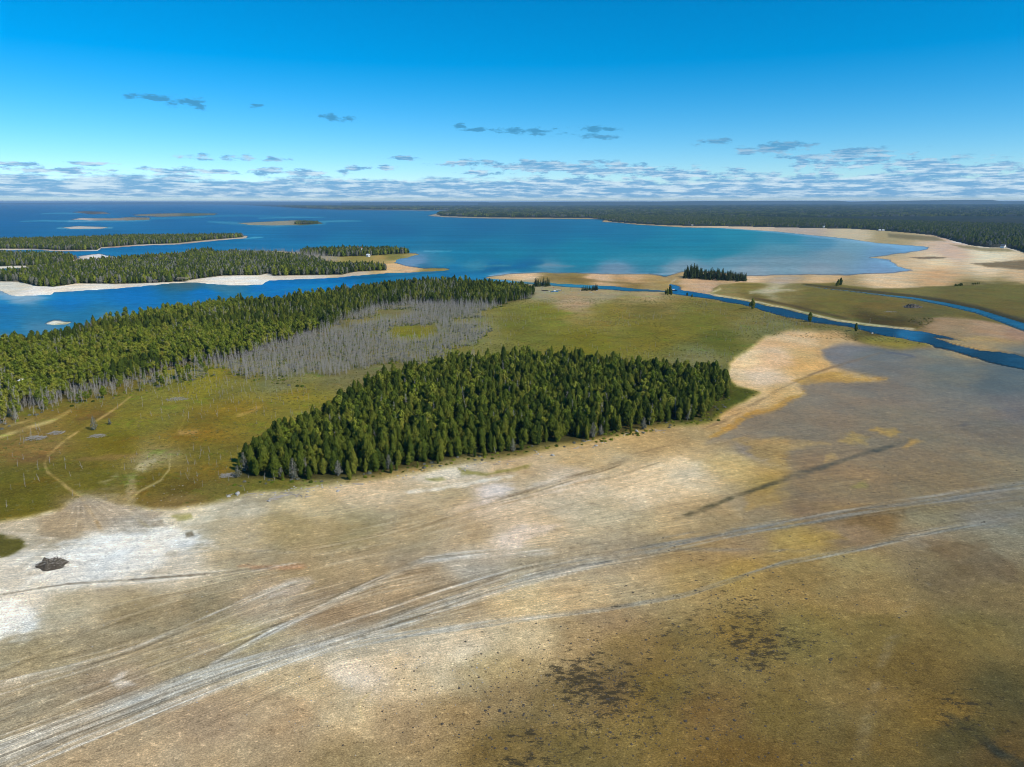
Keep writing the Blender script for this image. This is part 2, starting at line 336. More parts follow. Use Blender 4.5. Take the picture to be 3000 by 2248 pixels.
G = [  # bare ground colours (sRGB) by place
 (40,1560,(168,158,138)),(600,1520,(188,180,158)),(750,1500,(183,172,148)),(900,1480,(182,165,128)),(1100,1430,(186,166,136)),(1300,1440,(158,138,103)),(1300,1412,(200,188,168)),(1500,1380,(173,148,113)),(1700,1330,(178,152,108)),
 (1900,1290,(168,143,98)),(1400,1462,(192,176,160)),(1650,1400,(190,170,144)),(1850,1430,(196,176,146)),(2000,1400,(200,180,146)),(2150,1350,(178,152,98)),(2250,1420,(163,138,84)),
 (150,1545,(142,126,102)),(300,1590,(222,219,212)),(450,1580,(218,214,206)),(650,1560,(168,156,128)),(850,1550,(138,123,83)),(1050,1560,(128,113,74)),(1250,1540,(138,118,84)),(1400,1550,(150,130,100)),(1500,1570,(196,180,164)),
 (1600,1550,(180,160,130)),(1750,1500,(176,156,122)),(1900,1520,(166,144,107)),(2050,1500,(148,128,94)),(2200,1480,(138,123,98)),(30,1640,(196,190,180)),(300,1660,(213,209,202)),(500,1640,(188,180,167)),(700,1640,(148,133,104)),
 (900,1670,(133,116,84)),(1100,1650,(138,120,90)),(1250,1665,(128,110,86)),(1400,1640,(160,149,134)),(1600,1630,(138,123,98)),(1800,1620,(133,120,98)),(2000,1620,(148,128,94)),(2150,1600,(148,128,98)),(2300,1580,(160,136,84)),
 (2500,1560,(133,116,93)),(2570,1515,(124,106,76)),(2700,1510,(136,126,100)),(2900,1480,(124,118,106)),(2990,1560,(128,123,106)),(0,1800,(222,221,216)),(100,1760,(202,197,187)),(250,1780,(166,156,131)),(400,1780,(124,110,80)),
 (600,1760,(118,103,74)),(800,1740,(146,129,107)),(950,1780,(124,104,80)),(1150,1750,(133,113,86)),(1300,1760,(148,130,103)),(1500,1740,(182,162,122)),(1700,1740,(182,157,117)),(1850,1720,(167,147,112)),(2000,1700,(157,135,93)),
 (2150,1680,(162,137,84)),(2300,1700,(143,120,77)),(2500,1660,(148,130,90)),(2750,1620,(126,110,82)),(2850,1680,(116,100,74)),(2950,1750,(123,106,74)),(2600,1750,(138,118,80)),(100,1900,(128,116,86)),(300,1880,(123,110,83)),
 (500,1900,(128,113,83)),(650,1880,(138,118,88)),(700,1850,(148,133,94)),(350,1980,(123,106,86)),(100,2050,(133,120,96)),(1000,1900,(166,153,130)),(1150,1920,(200,180,150)),(1300,1880,(195,175,145)),(1400,1950,(162,142,103)),
 (1500,1850,(190,166,127)),(1650,1850,(157,137,103)),(1750,1800,(148,128,98)),(1800,1900,(130,113,78)),(2000,1900,(122,106,68)),(2200,1850,(124,104,61)),(2400,1850,(122,109,68)),(2600,1850,(118,106,68)),(2900,1850,(114,102,66)),
 (900,2000,(176,151,112)),(1050,1980,(214,198,178)),(1200,2000,(190,170,136)),(1000,2100,(185,163,126)),(800,2100,(157,128,93)),(600,2120,(148,120,90)),(400,2200,(157,135,105)),(700,2220,(162,137,103)),(1000,2230,(150,130,95)),
 (1150,2120,(148,128,98)),(1300,2080,(152,131,96)),(1450,2030,(138,120,88)),(1600,2050,(126,109,74)),(1750,2020,(118,101,70)),(1900,2020,(118,102,62)),(1900,2150,(122,106,66)),(1700,2200,(116,100,62)),(1500,2200,(122,105,68)),
 (2100,2100,(119,97,61)),(2300,2100,(117,99,59)),(2550,2050,(121,105,69)),(2700,1950,(110,96,60)),(2800,2100,(114,97,57)),(2950,2050,(88,82,56)),(2850,2150,(80,75,51)),(2600,2200,(111,94,57)),(2950,2220,(90,78,52)),(2200,2220,(107,87,51)),
 (2450,1035,(112,108,120)),(2600,1060,(104,102,108)),(2800,1080,(100,101,104)),(2950,1100,(84,90,100)),(2400,1160,(120,109,103)),(2600,1150,(114,104,100)),(2800,1180,(110,104,104)),(2950,1200,(104,98,104)),(2300,1240,(118,107,99)),(2600,1240,(117,107,98)),
 (2900,1250,(107,99,94)),(2200,1300,(121,108,95)),(2450,1340,(124,108,93)),(2700,1330,(116,105,93)),(2900,1350,(121,110,97)),(2500,1420,(127,111,94)),(2750,1420,(119,108,94)),(2950,1420,(115,106,94)),(2350,1470,(122,107,89)),
 (2180,1060,(212,187,147)),(2280,1050,(202,172,137)),(2250,1100,(207,182,152)),(2350,990,(197,167,127)),(2450,1000,(182,152,108)),(2200,1150,(196,170,126)),(2280,1150,(187,157,108)),(2150,1220,(182,152,107)),(2060,1270,(157,132,88)),(2360,1060,(192,157,103)),
 (2080,842,(182,152,122)),(2030,828,(188,158,124)),(2150,865,(138,122,82)),(2300,852,(122,109,67)),(2300,838,(176,160,145)),(2450,890,(103,93,48)),(2600,900,(103,90,50)),(2550,945,(70,60,30)),(2700,920,(93,86,53)),(2850,860,(98,90,48)),(2950,850,(103,96,50)),(2400,860,(108,98,52)),(2200,875,(112,98,62)),(2350,905,(105,92,52)),
 (2750,950,(148,123,93)),(2900,960,(157,132,105)),(2990,975,(148,123,103)),(2200,825,(202,172,137)),(2400,820,(192,162,122)),(2600,820,(202,177,142)),(2750,800,(187,152,112)),(2750,770,(212,192,157)),(2900,780,(206,186,156)),(2900,750,(212,200,170)),(2780,740,(192,167,147)),
 (2990,806,(187,162,127)),(2600,690,(157,142,103)),(2500,685,(187,172,142)),(2350,675,(172,157,142)),(2200,666,(192,172,147)),(3200,800,(170,150,110)),(3200,870,(103,96,50)),
 (1550,810,(207,177,142)),(1750,812,(202,167,132)),(1850,818,(192,157,118)),(1700,828,(123,106,54)),(1850,834,(128,108,58)),(1950,832,(148,128,78)),(1960,815,(162,137,93)),(1600,820,(128,112,66)),
 (100,858,(224,218,210)),(50,835,(202,197,182)),(250,848,(218,210,196)),(500,833,(212,202,187)),(700,830,(226,220,210)),(900,819,(202,192,177)),(1050,806,(187,172,152)),(1150,780,(207,172,128)),(1200,788,(202,167,128)),(1260,794,(138,123,68)),(1100,762,(157,137,78)),(1150,750,(122,117,58)),
 (1050,758,(135,125,62)),(900,744,(162,147,112)),(700,740,(187,175,157)),(400,752,(202,197,192)),(300,756,(212,209,207)),(350,726,(167,142,122)),(600,712,(172,157,142)),(200,734,(197,177,162)),(250,643,(182,172,167)),(500,629,(120,115,90)),(260,624,(80,75,65)),(250,668,(185,178,170)),(830,655,(140,136,116)),(905,652,(88,88,58)),(560,628,(96,98,66)),(440,630,(120,114,92)),(170,944,(215,210,195)),(1300,620,(150,140,120)),
 (2850,1010,(150,128,92)),(2700,1560,(132,122,104)),(2900,1600,(126,118,98)),(2790,1000,(140,122,92)),
]
M = [  # meadow colours
 (100,1300,(123,103,63)),(200,1380,(104,94,39)),(50,1450,(94,87,29)),(250,1400,(104,94,34)),(350,1300,(109,97,29)),(450,1400,(104,89,34)),(600,1350,(109,97,39)),(550,1430,(100,84,36)),(430,1352,(142,128,98)),(700,1410,(104,94,46)),
 (600,1250,(119,97,36)),(700,1200,(123,107,40)),(350,1230,(119,111,45)),(300,1200,(114,99,45)),(500,1180,(117,111,50)),(600,1130,(123,117,40)),(700,1140,(114,109,54)),(850,1120,(114,111,79)),(900,1170,(123,114,45)),(1000,1020,(108,102,74)),
 (1200,940,(114,108,84)),(1000,1080,(110,104,76)),(1400,960,(120,116,76)),(1208,980,(114,111,30)),(1500,960,(104,101,40)),(1600,920,(114,111,40)),(1700,1000,(109,104,31)),(1800,920,(123,111,50)),(1690,885,(160,136,116)),(1900,900,(109,97,45)),
 (1900,980,(111,103,36)),(2050,950,(109,104,40)),(2100,1000,(90,92,35)),(2050,1050,(114,111,78)),(2200,940,(114,107,64)),(2250,960,(109,107,69)),(2150,900,(109,99,45)),(2450,965,(104,97,64)),(2600,1010,(128,118,60)),(2150,1150,(70,75,25)),
 (1300,1384,(138,123,88)),(800,1430,(104,97,45)),(1000,1412,(128,116,83)),(1600,855,(148,138,123)),(1750,860,(152,137,117)),(1900,868,(162,142,117)),(1650,845,(150,136,112)),(1400,1200,(70,64,36)),(1300,860,(70,64,36)),(300,1050,(70,64,36)),(800,960,(74,68,40)),
 (1750,1300,(140,122,80)),(2150,865,(136,120,82)),(2300,855,(112,100,58)),(2450,890,(104,94,46)),(2600,900,(104,90,48)),(2560,945,(70,60,30)),(2700,920,(92,84,50)),(2850,860,(98,90,48)),(2950,850,(103,96,50)),(2400,850,(108,98,52)),(2200,842,(120,106,56)),(2280,848,(172,160,146)),(2200,876,(104,90,52)),(2350,908,(98,86,46)),(2650,850,(112,102,60)),(2960,900,(98,88,48)),(3200,900,(98,90,48)),(550,1480,(118,98,62)),(250,1470,(124,106,76)),
]
# overlays: polygon, sRGB, opacity, softness
PATCH = [
 ([(0,1560),(60,1572),(78,1592),(30,1622),(-60,1640),(-400,1640),(-400,1560)], (84,80,30), .95, 8),
 ([(390,1385),(410,1358),(455,1352),(450,1366),(420,1384)], (178,162,140), .7, 7),
 ([(290,1415),(345,1394),(350,1400),(310,1416)], (178,160,142), .6, 6),
 ([(370,1400),(400,1392),(395,1440),(375,1470),(360,1440)], (158,140,118), .6, 10),
 ([(190,1470),(230,1432),(290,1440),(380,1440),(400,1470),(470,1500),(430,1560),(300,1560),(210,1500)], (148,134,114), .65, 14),
 ([(200,1585),(330,1568),(480,1548),(560,1560),(620,1590),(500,1620),(430,1680),(150,1720),(60,1700),(120,1640)], (224,222,216), .75, 30),
 ([(-300,1760),(0,1745),(90,1760),(110,1830),(0,1880),(-300,1960)], (228,228,224), .8, 28),
 ([(640,1470),(760,1450),(900,1430),(930,1442),(820,1470),(700,1484)], (150,138,112), .5, 10),
 ([(1180,1440),(1300,1420),(1420,1400),(1520,1388),(1500,1400),(1400,1420),(1300,1436),(1200,1446)], (222,215,200), .75, 7),
 ([(1390,1430),(1440,1415),(1500,1430),(1470,1460),(1410,1470)], (214,200,190), .7, 12),
 ([(1540,1430),(1620,1395),(1720,1400),(1640,1440),(1560,1452)], (208,194,176), .55, 14),
 ([(1460,1590),(1500,1540),(1570,1520),(1640,1540),(1600,1570),(1520,1600)], (208,192,178), .6, 16),
 ([(1880,1370),(2000,1340),(2050,1380),(2000,1450),(1900,1480),(1800,1470)], (210,192,162), .5, 26),
 ([(1340,1375),(1420,1385),(1545,1355),(1560,1362),(1480,1382),(1430,1398),(1350,1392)], (122,116,52), .75, 6),
 ([(1250,1404),(1290,1400),(1310,1408),(1270,1412)], (110,112,48), .7, 4),
 ([(510,1510),(560,1500),(565,1512),(525,1518)], (134,132,72), .7, 5),
 ([(430,1525),(480,1520),(490,1535),(450,1538)], (130,114,90), .6, 7),
 ([(540,1560),(560,1556),(566,1568),(545,1570)], (96,84,60), .7, 5),
 ([(700,1660),(800,1652),(900,1656),(880,1664),(760,1672)], (150,106,76), .6, 7),
 ([(780,1735),(840,1695),(905,1690),(930,1700),(870,1735),(800,1748)], (184,170,154), .6, 8),
 ([(320,1990),(350,1960),(372,1962),(360,1985),(410,2000),(400,2010),(340,2005)], (206,196,184), .8, 10),
 ([(2320,1115),(2430,1085),(2500,1098),(2601,1111),(2480,1119),(2360,1128)], (170,132,64), .75, 7),
 ([(2190,1210),(2260,1185),(2360,1142),(2352,1150),(2275,1200),(2200,1222),(2100,1280),(2080,1275)], (176,134,56), .75, 7),
 ([(2150,1290),(2260,1278),(2400,1290),(2420,1300),(2320,1312),(2290,1360),(2200,1330)], (172,138,76), .6, 12),
 ([(2430,1290),(2500,1266),(2550,1280),(2545,1300),(2480,1302)], (168,136,62), .7, 9),
 ([(2550,1258),(2620,1255),(2642,1270),(2610,1278)], (176,140,58), .75, 7),
 ([(2640,1310),(2660,1288),(2705,1292),(2660,1312)], (178,138,58), .7, 6),
 ([(2250,1480),(2310,1450),(2320,1400),(2260,1400),(2190,1450),(2180,1500)], (160,130,72), .55, 18),
 ([(2410,1335),(2440,1328),(2445,1345),(2410,1352)], (176,146,84), .6, 8),
 ([(2480,1425),(2520,1412),(2535,1430),(2490,1438)], (150,136,62), .6, 8),
 ([(2460,1505),(2560,1490),(2650,1490),(2660,1520),(2580,1545),(2480,1540)], (118,98,66), .6, 14),
 ([(2340,1560),(2440,1550),(2480,1575),(2400,1592),(2350,1585)], (162,134,70), .6, 12),
 ([(2700,1580),(2760,1565),(2880,1590),(2960,1640),(3000,1700),(2940,1700),(2850,1670),(2760,1630)], (108,92,68), .65, 16),
 ([(2840,772),(2900,768),(3000,762),(3400,770),(3400,800),(3000,790),(2900,782)], (104,90,62), .85, 4),
 ([(2660,754),(2720,752),(2800,755),(2740,758),(2690,758)], (98,86,66), .85, 2),
 ([(2600,684),(2740,692),(2770,706),(2700,705),(2600,695)], (104,96,62), .75, 4),
 ([(2780,716),(2860,722),(2960,728),(2985,738),(2900,738),(2820,728)], (112,104,68), .7, 3),
 ([(2190,852),(2290,848),(2360,852),(2260,862),(2200,860)], (178,166,152), .7, 4),
 ([(1600,890),(1660,880),(1740,884),(1720,900),(1640,898)], (168,142,124), .6, 6),
 ([(1620,803),(1720,816),(1820,826),(1900,830),(1850,834),(1700,824),(1640,812)], (118,100,58), .6, 2),
 ([(2560,930),(2640,925),(2700,940),(2710,960),(2640,960),(2540,950)], (66,56,28), .6, 8),
 ([(200,1350),(340,1330),(440,1330),(340,1346),(240,1356)], (140,110,82), .5, 6),
 ([(0,1345),(120,1330),(170,1345),(60,1362)], (112,84,56), .6, 8),
 ([(520,1262),(580,1258),(565,1275),(520,1278)], (160,130,92), .6, 5),
 ([(205,1232),(290,1208),(360,1212),(300,1228),(230,1238)], (100,78,46), .7, 6),
 ([(690,1215),(770,1190),(765,1200),(700,1222)], (172,140,88), .6, 5),
]
# strokes: [(u,v,half width)], sRGB, opacity
STROKE = [
 ([(395,1155,2),(330,1205,2.5),(230,1265,2.5),(185,1295,3),(140,1335,3.5),(128,1360,3.5),(135,1385,4),(200,1430,4.5),(240,1460,5),(270,1510,6),(310,1570,7)], (168,142,98), .85),
 ([(-200,1330,6),(0,1283,5),(60,1262,5),(150,1235,5),(195,1212,4),(225,1193,5)], (184,164,120), .85),
 ([(215,1180,3),(232,1188,5),(222,1200,4)], (214,208,196), .8),
 ([(0,1255,3),(60,1240,2),(110,1225,2)], (176,154,110), .6),
 ([(500,1320,1.5),(495,1380,2),(470,1410,2.5),(410,1440,3),(375,1470,3),(385,1500,4),(420,1530,5),(460,1555,5)], (168,152,118), .7),
 ([(495,1320,2),(510,1280,2),(540,1230,2),(550,1190,2)], (140,120,60), .6),
 ([(-200,1775,12),(0,1745,11),(200,1715,9),(400,1700,8),(600,1680,6),(900,1650,5)], (226,223,216), .75),
 ([(10,1555,3),(120,1570,4),(240,1590,6)], (212,200,180), .8),
 ([(20,1540,4),(100,1515,5),(180,1492,4)], (198,188,168), .7),
 ([(-50,1690,6),(60,1640,7),(140,1600,8),(230,1590,9)], (214,209,198), .6),
 ([(560,1600,4),(900,1622,4),(1000,1620,4)], (186,174,152), .5),
 ([(-150,2300,50),(0,2222,46),(200,2140,42),(450,2045,36),(700,1955,28),(900,1908,22),(1000,1888,16),(1200,1855,10),(1500,1815,9),(1700,1790,8),(1780,1780,6)], (186,182,172), .8),
 ([(600,1960,6),(800,1850,7),(1000,1750,8),(1150,1680,8),(1250,1640,9),(1350,1625,9),(1500,1620,11),(1650,1612,10)], (198,193,184), .8),
 ([(850,1915,22),(1100,1840,18),(1250,1790,12),(1450,1720,10),(1600,1680,9),(1750,1645,10),(1900,1615,10),(2100,1560,5)], (158,157,150), .6),
 ([(1750,1625,14),(2000,1580,16),(2300,1530,14),(2500,1500,12),(3000,1450,16),(3500,1400,18)], (112,110,104), .6),
 ([(700,1960,10),(900,1880,16),(1150,1790,20),(1350,1720,18),(1500,1680,12)], (118,104,86), .55),
 ([(1700,1790,5),(1850,1770,5),(2000,1745,5),(2100,1715,5),(2300,1650,5),(2450,1622,6),(2550,1600,7),(2650,1565,7),(2750,1550,7),(2900,1535,8),(3000,1490,7),(3300,1400,6)], (112,112,106), .7),
 ([(2480,1622,4),(2560,1600,4),(2660,1568,5),(2760,1553,5),(2900,1538,5),(3000,1530,5)], (70,82,88), .6),
 ([(2200,1560,4),(2500,1505,5),(2700,1470,4),(3000,1420,4)], (78,88,92), .6),
 ([(1900,1610,5),(2100,1610,5),(2300,1612,4),(2400,1612,3)], (120,114,104), .6),
 ([(-200,2070,8),(0,2010,8),(200,1960,8),(400,1900,7),(600,1820,7),(750,1750,7),(850,1710,6),(930,1690,6)], (182,170,150), .75),
 ([(-200,2120,5),(0,2060,5),(250,1975,5),(500,1880,4),(700,1800,4)], (168,156,134), .5),
 ([(1200,1560,3),(1400,1480,3),(1600,1420,4),(1750,1372,4),(1900,1320,5),(2000,1290,6),(2160,1210,5),(2300,1130,3),(2420,1080,3),(2590,1030,2)], (120,102,76), .7),
 ([(1400,1500,3),(1600,1440,3),(1750,1400,3)], (150,120,80), .6),
 ([(2590,1030,2),(2650,1038,2),(2690,1048,2)], (80,80,90), .6),
 ([(1960,1528,4),(2060,1492,7),(2150,1455,5),(2280,1410,6),(2330,1392,10),(2400,1372,8),(2480,1345,4),(2540,1325,7),(2620,1303,5),(2680,1285,3)], (74,70,52), .85, 'stain'),
 ([(2690,1275,5),(2740,1265,8),(2760,1262,5)], (72,70,66), .8),
 ([(2800,1245,3),(2830,1243,6),(2850,1243,3)], (74,72,70), .75),
 ([(2710,1730,18),(2650,1800,16),(2610,1880,16),(2580,1960,14),(2560,2040,14),(2540,2120,20),(2520,2260,26)], (140,130,106), .45),
 ([(2755,2082,5),(2800,2105,10),(2860,2140,13),(2920,2200,12),(3000,2250,14),(3080,2330,16)], (44,48,42), .9, 'stain'),
 ([(2420,2090,4),(2480,2065,5),(2540,2044,3)], (84,68,44), .7),
 ([(2700,1700,3),(2740,1718,3)], (92,88,80), .7),
 ([(1075,2150,3),(1050,2060,3),(1120,1990,4),(1180,1920,4)], (196,178,120), .5),
 ([(1330,1900,3),(1380,1960,3),(1430,2010,3)], (182,166,136), .5),
 ([(1960,832,2.5),(1978,820,2),(1985,811,2)], (196,190,178), .85),
 ([(2072,862,2),(2112,847,2.5),(2100,838,2)], (206,190,160), .8),
 ([(2776,704,1.5),(2800,709,2),(2850,718,1.5)], (222,216,206), .9),
 ([(2860,724,1),(2950,726,1.5),(2985,737,2),(2995,741,3)], (216,206,190), .9),
 ([(2068,860,1.2),(2195,880,1.4),(2316,906.5,1.6),(2452,938.5,1.8),(2610,960,2),(2690,966,1.8)], (200,188,170), .8),
 ([(2345,831,1.5),(2400,839,2),(2497,849,2),(2588,859,2.5),(2678,868,3),(2768,882,4),(2859,900,5),(2949,927,6),(3000,944,7),(3150,995,8)], (58,54,44), .8),
 ([(2195,871,2),(2316,896,3),(2420,920,3),(2500,938,3)], (74,62,42), .8),
]
def ruts(center, n, seed, spread=1.0, pale=(208, 202, 190), dark=(98, 88, 70), op=.75, w0=1.3, w1=2.6):
    r_ = np.random.default_rng(seed); res = []
    for k in range(n):
        o0, o1 = r_.uniform(-1, 1, 2) * spread; ph = r_.uniform(0, 6.28); a0 = int(r_.integers(0, max(1, len(center) - 2))); a1 = int(r_.integers(a0 + 2, len(center) + 1))
        if r_.uniform() < 0.45: a0, a1 = 0, len(center)
        line = []
        P = np.array(center, float)
        # resample
        for i in range(a0, a1 - 1):
            for f in (0, 0.33, 0.66):
                q = P[i] * (1 - f) + P[i + 1] * f
                d = P[i + 1, :2] - P[i, :2]; d = d / (np.hypot(*d) + 1e-6); nrm = np.array([-d[1], d[0]])
                t = (i + f) / len(center)
                off = (o0 * (1 - t) + o1 * t + 0.12 * math.sin(9 * t + ph)) * q[2]
                line.append((q[0] + nrm[0] * off, q[1] + nrm[1] * off, float(r_.uniform(w0, w1)) * (0.7 + q[1] / 5000)))
        if len(line) > 2: res.append((line, pale if r_.uniform() < 0.62 else dark, op * float(r_.uniform(0.55, 1.0)), 'rut'))
    return res
BAND = [(-150, 2300, 70), (0, 2222, 66), (200, 2140, 60), (450, 2045, 52), (700, 1955, 46), (900, 1890, 46), (1100, 1825, 44), (1300, 1755, 40), (1500, 1690, 34), (1650, 1655, 30), (1800, 1628, 26)]
STROKE += ruts(BAND, 30, 1)
STROKE += ruts([(1550, 1678, 30), (1700, 1645, 26), (1900, 1610, 24), (2150, 1555, 22), (2450, 1500, 20), (2800, 1445, 18), (3200, 1390, 18)], 14, 12, 1.0, (150, 146, 136), (86, 88, 86), .5)
STROKE += ruts([(600, 1962, 14), (800, 1850, 16), (1000, 1750, 15), (1150, 1680, 14), (1250, 1640, 12), (1400, 1624, 12), (1650, 1610, 12)], 9, 2)
STROKE += ruts([(-200, 2075, 24), (0, 2015, 24), (200, 1962, 22), (400, 1902, 20), (600, 1822, 20), (750, 1752, 18), (850, 1712, 14), (930, 1690, 12)], 9, 3)
STROKE += ruts([(-100, 1960, 60), (200, 1850, 55), (450, 1760, 45), (700, 1700, 40), (950, 1660, 30)], 9, 4, 1.0, (178, 168, 146), (92, 82, 60), .5)
STROKE += ruts([(-100, 1765, 14), (200, 1716, 10), (400, 1700, 9), (650, 1676, 8), (900, 1650, 7)], 6, 5)
STROKE += ruts([(1000, 1888, 10), (1200, 1855, 9), (1500, 1815, 8), (1780, 1780, 7), (2000, 1745, 7), (2300, 1650, 7), (2550, 1600, 8), (2750, 1552, 8), (3000, 1505, 8)], 6, 6, 1.0, (158, 154, 142), (74, 76, 72), .55)
STROKE += ruts([(1150, 1575, 8), (1400, 1485, 9), (1600, 1425, 10), (1750, 1378, 10), (1900, 1325, 8)], 5, 7, 1.0, (196, 176, 140), (104, 86, 60))
STROKE += ruts([(1700, 1440, 3), (1760, 1500, 5), (1800, 1540, 5), (1820, 1570, 4)], 2, 8, 1.0, (206, 184, 146), (120, 98, 66))
STROKE += ruts([(-100, 2130, 90), (200, 2000, 85), (500, 1900, 75), (800, 1800, 65), (1100, 1700, 50), (1400, 1640, 40)], 26, 21, 1.0, (204, 194, 174), (112, 98, 74), .42, 1.0, 2.0)
STROKE += ruts([(900, 1620, 50), (1200, 1560, 55), (1500, 1490, 60), (1800, 1420, 55), (2050, 1340, 40)], 16, 22, 1.0, (212, 196, 168), (120, 102, 74), .36, 1.0, 2.0)
STROKE += ruts([(1150, 1830, 40), (1400, 1780, 45), (1650, 1730, 45), (1900, 1690, 35)], 16, 23, 1.0, (216, 200, 170), (140, 118, 84), .4, 1.0, 2.0)
for (e_u, e_v) in ((290, 1570), (320, 1575), (365, 1560), (430, 1560), (250, 1560), (215, 1575), (180, 1560), (500, 1545)):
    STROKE.append(([(228, 1440, 2.0), ((228 + e_u) / 2 + 6, 1440 + (e_v - 1440) * .5, 2.4), (e_u, e_v, 3.0)], (206, 194, 174), .6, 'rut'))
STROKE += [([(80, 1580, 2), (130, 1530, 2), (190, 1470, 2)], (196, 176, 148), .5, 'rut'), ([(200, 1600, 2), (210, 1560, 2), (225, 1500, 2)], (196, 182, 158), .5, 'rut'),
           ([(290, 1560, 2), (350, 1530, 2), (355, 1480, 2)], (206, 194, 174), .5, 'rut')]
BLOT = [(2150,1850,1.0),(2250,1900,1.0),(2050,1800,.7),(2000,1950,.9),(1700,2000,1.0),(1750,2080,1.0),(1550,2180,.9),(1400,2150,.7),(1900,2080,.8),(1600,2130,.8),(2100,2150,.45),(2150,2080,.5),(2400,2200,.35),(2300,1700,.45),(2400,1650,.35),
        (2600,1400,.3),(2500,1330,.25),(2850,2130,.9),(1150,2180,.5),(2700,1950,.5),(2950,1750,.4)]
BLOT0 = [(u, v, 0.0) for (u, v) in ((0,1500),(500,1500),(0,1800),(500,1800),(0,2200),(500,2100),(900,2100),(1000,1700),(1500,1600),(1500,1400),(1800,1500),(2000,1300),(1300,1900),(2200,1100),(2500,1100),(2900,1100),(2800,1300),(2800,1550),(2600,1850),(2450,2000),(2700,2200),(2200,800),(2600,850),(1500,850),(1000,2240),(1200,1980),(2950,1900),(1450,1900),(2100,1600))]
FLOWC = [  # (level in metres, [(u, v)...])
 (500, [(-3000, 1250), (0, 1050), (1500, 900), (3000, 760), (6000, 700)]),
 (246, [(-3000, 1500), (0, 1440), (600, 1440), (1000, 1400), (1500, 1320), (2000, 1230), (2400, 1080), (3000, 950), (6000, 850)]),
 (192, [(-3000, 1900), (0, 1730), (500, 1690), (1000, 1610), (1500, 1490), (2000, 1360), (2300, 1290), (3000, 1220), (6000, 1100)]),
 (167, [(-3000, 2600), (0, 2000), (300, 1930), (800, 1740), (1200, 1640), (1600, 1600), (2000, 1545), (2500, 1470), (3000, 1400), (6000, 1250)]),
 (155, [(-3000, 3000), (0, 2200), (300, 2080), (600, 1960), (1000, 1850), (1400, 1720), (1700, 1640), (2200, 1560), (3000, 1450), (6000, 1300)]),
 (139, [(-3000, 3200), (0, 2330), (300, 2200), (700, 2030), (1000, 1900), (1500, 1815), (1750, 1785), (2000, 1745), (2300, 1650), (2550, 1590), (3000, 1510), (6000, 1400)]),
 (103, [(-3000, 4000), (0, 2700), (1000, 2300), (2000, 2000), (3000, 1800), (6000, 1600)]),
 (50, [(-3000, 6000), (0, 3800), (3000, 3000), (6000, 2800)]),
 (0, [(-3000, 20000), (6000, 20000)])]
STREAKW = [(0,1800,.5),(500,1800,.8),(200,1950,1),(600,1700,.9),(100,2150,1.3),(400,2080,1.3),(700,1960,1.3),(1000,1830,1.3),(1300,1740,1.2),(1600,1650,1.1),(2000,1570,1.0),(2400,1500,.9),(2900,1440,.8),(1500,1780,1.0),(1700,1720,.9),(900,1550,.6),(1300,1550,.6),
           (400,1600,.5),(1700,1450,.55),(2000,1400,.5),(500,2200,.3),(900,2150,.3),(1200,2000,.35),(1500,2000,.2),(2000,2000,.08),(2500,2000,.05),(2900,2000,.05),(2300,1750,.25),(2700,1750,.15),(2600,1250,.35),(2900,1200,.3),(2250,1080,.5),(600,1300,.15),(1800,950,.2),(2500,800,.5),(2500,900,.3)]
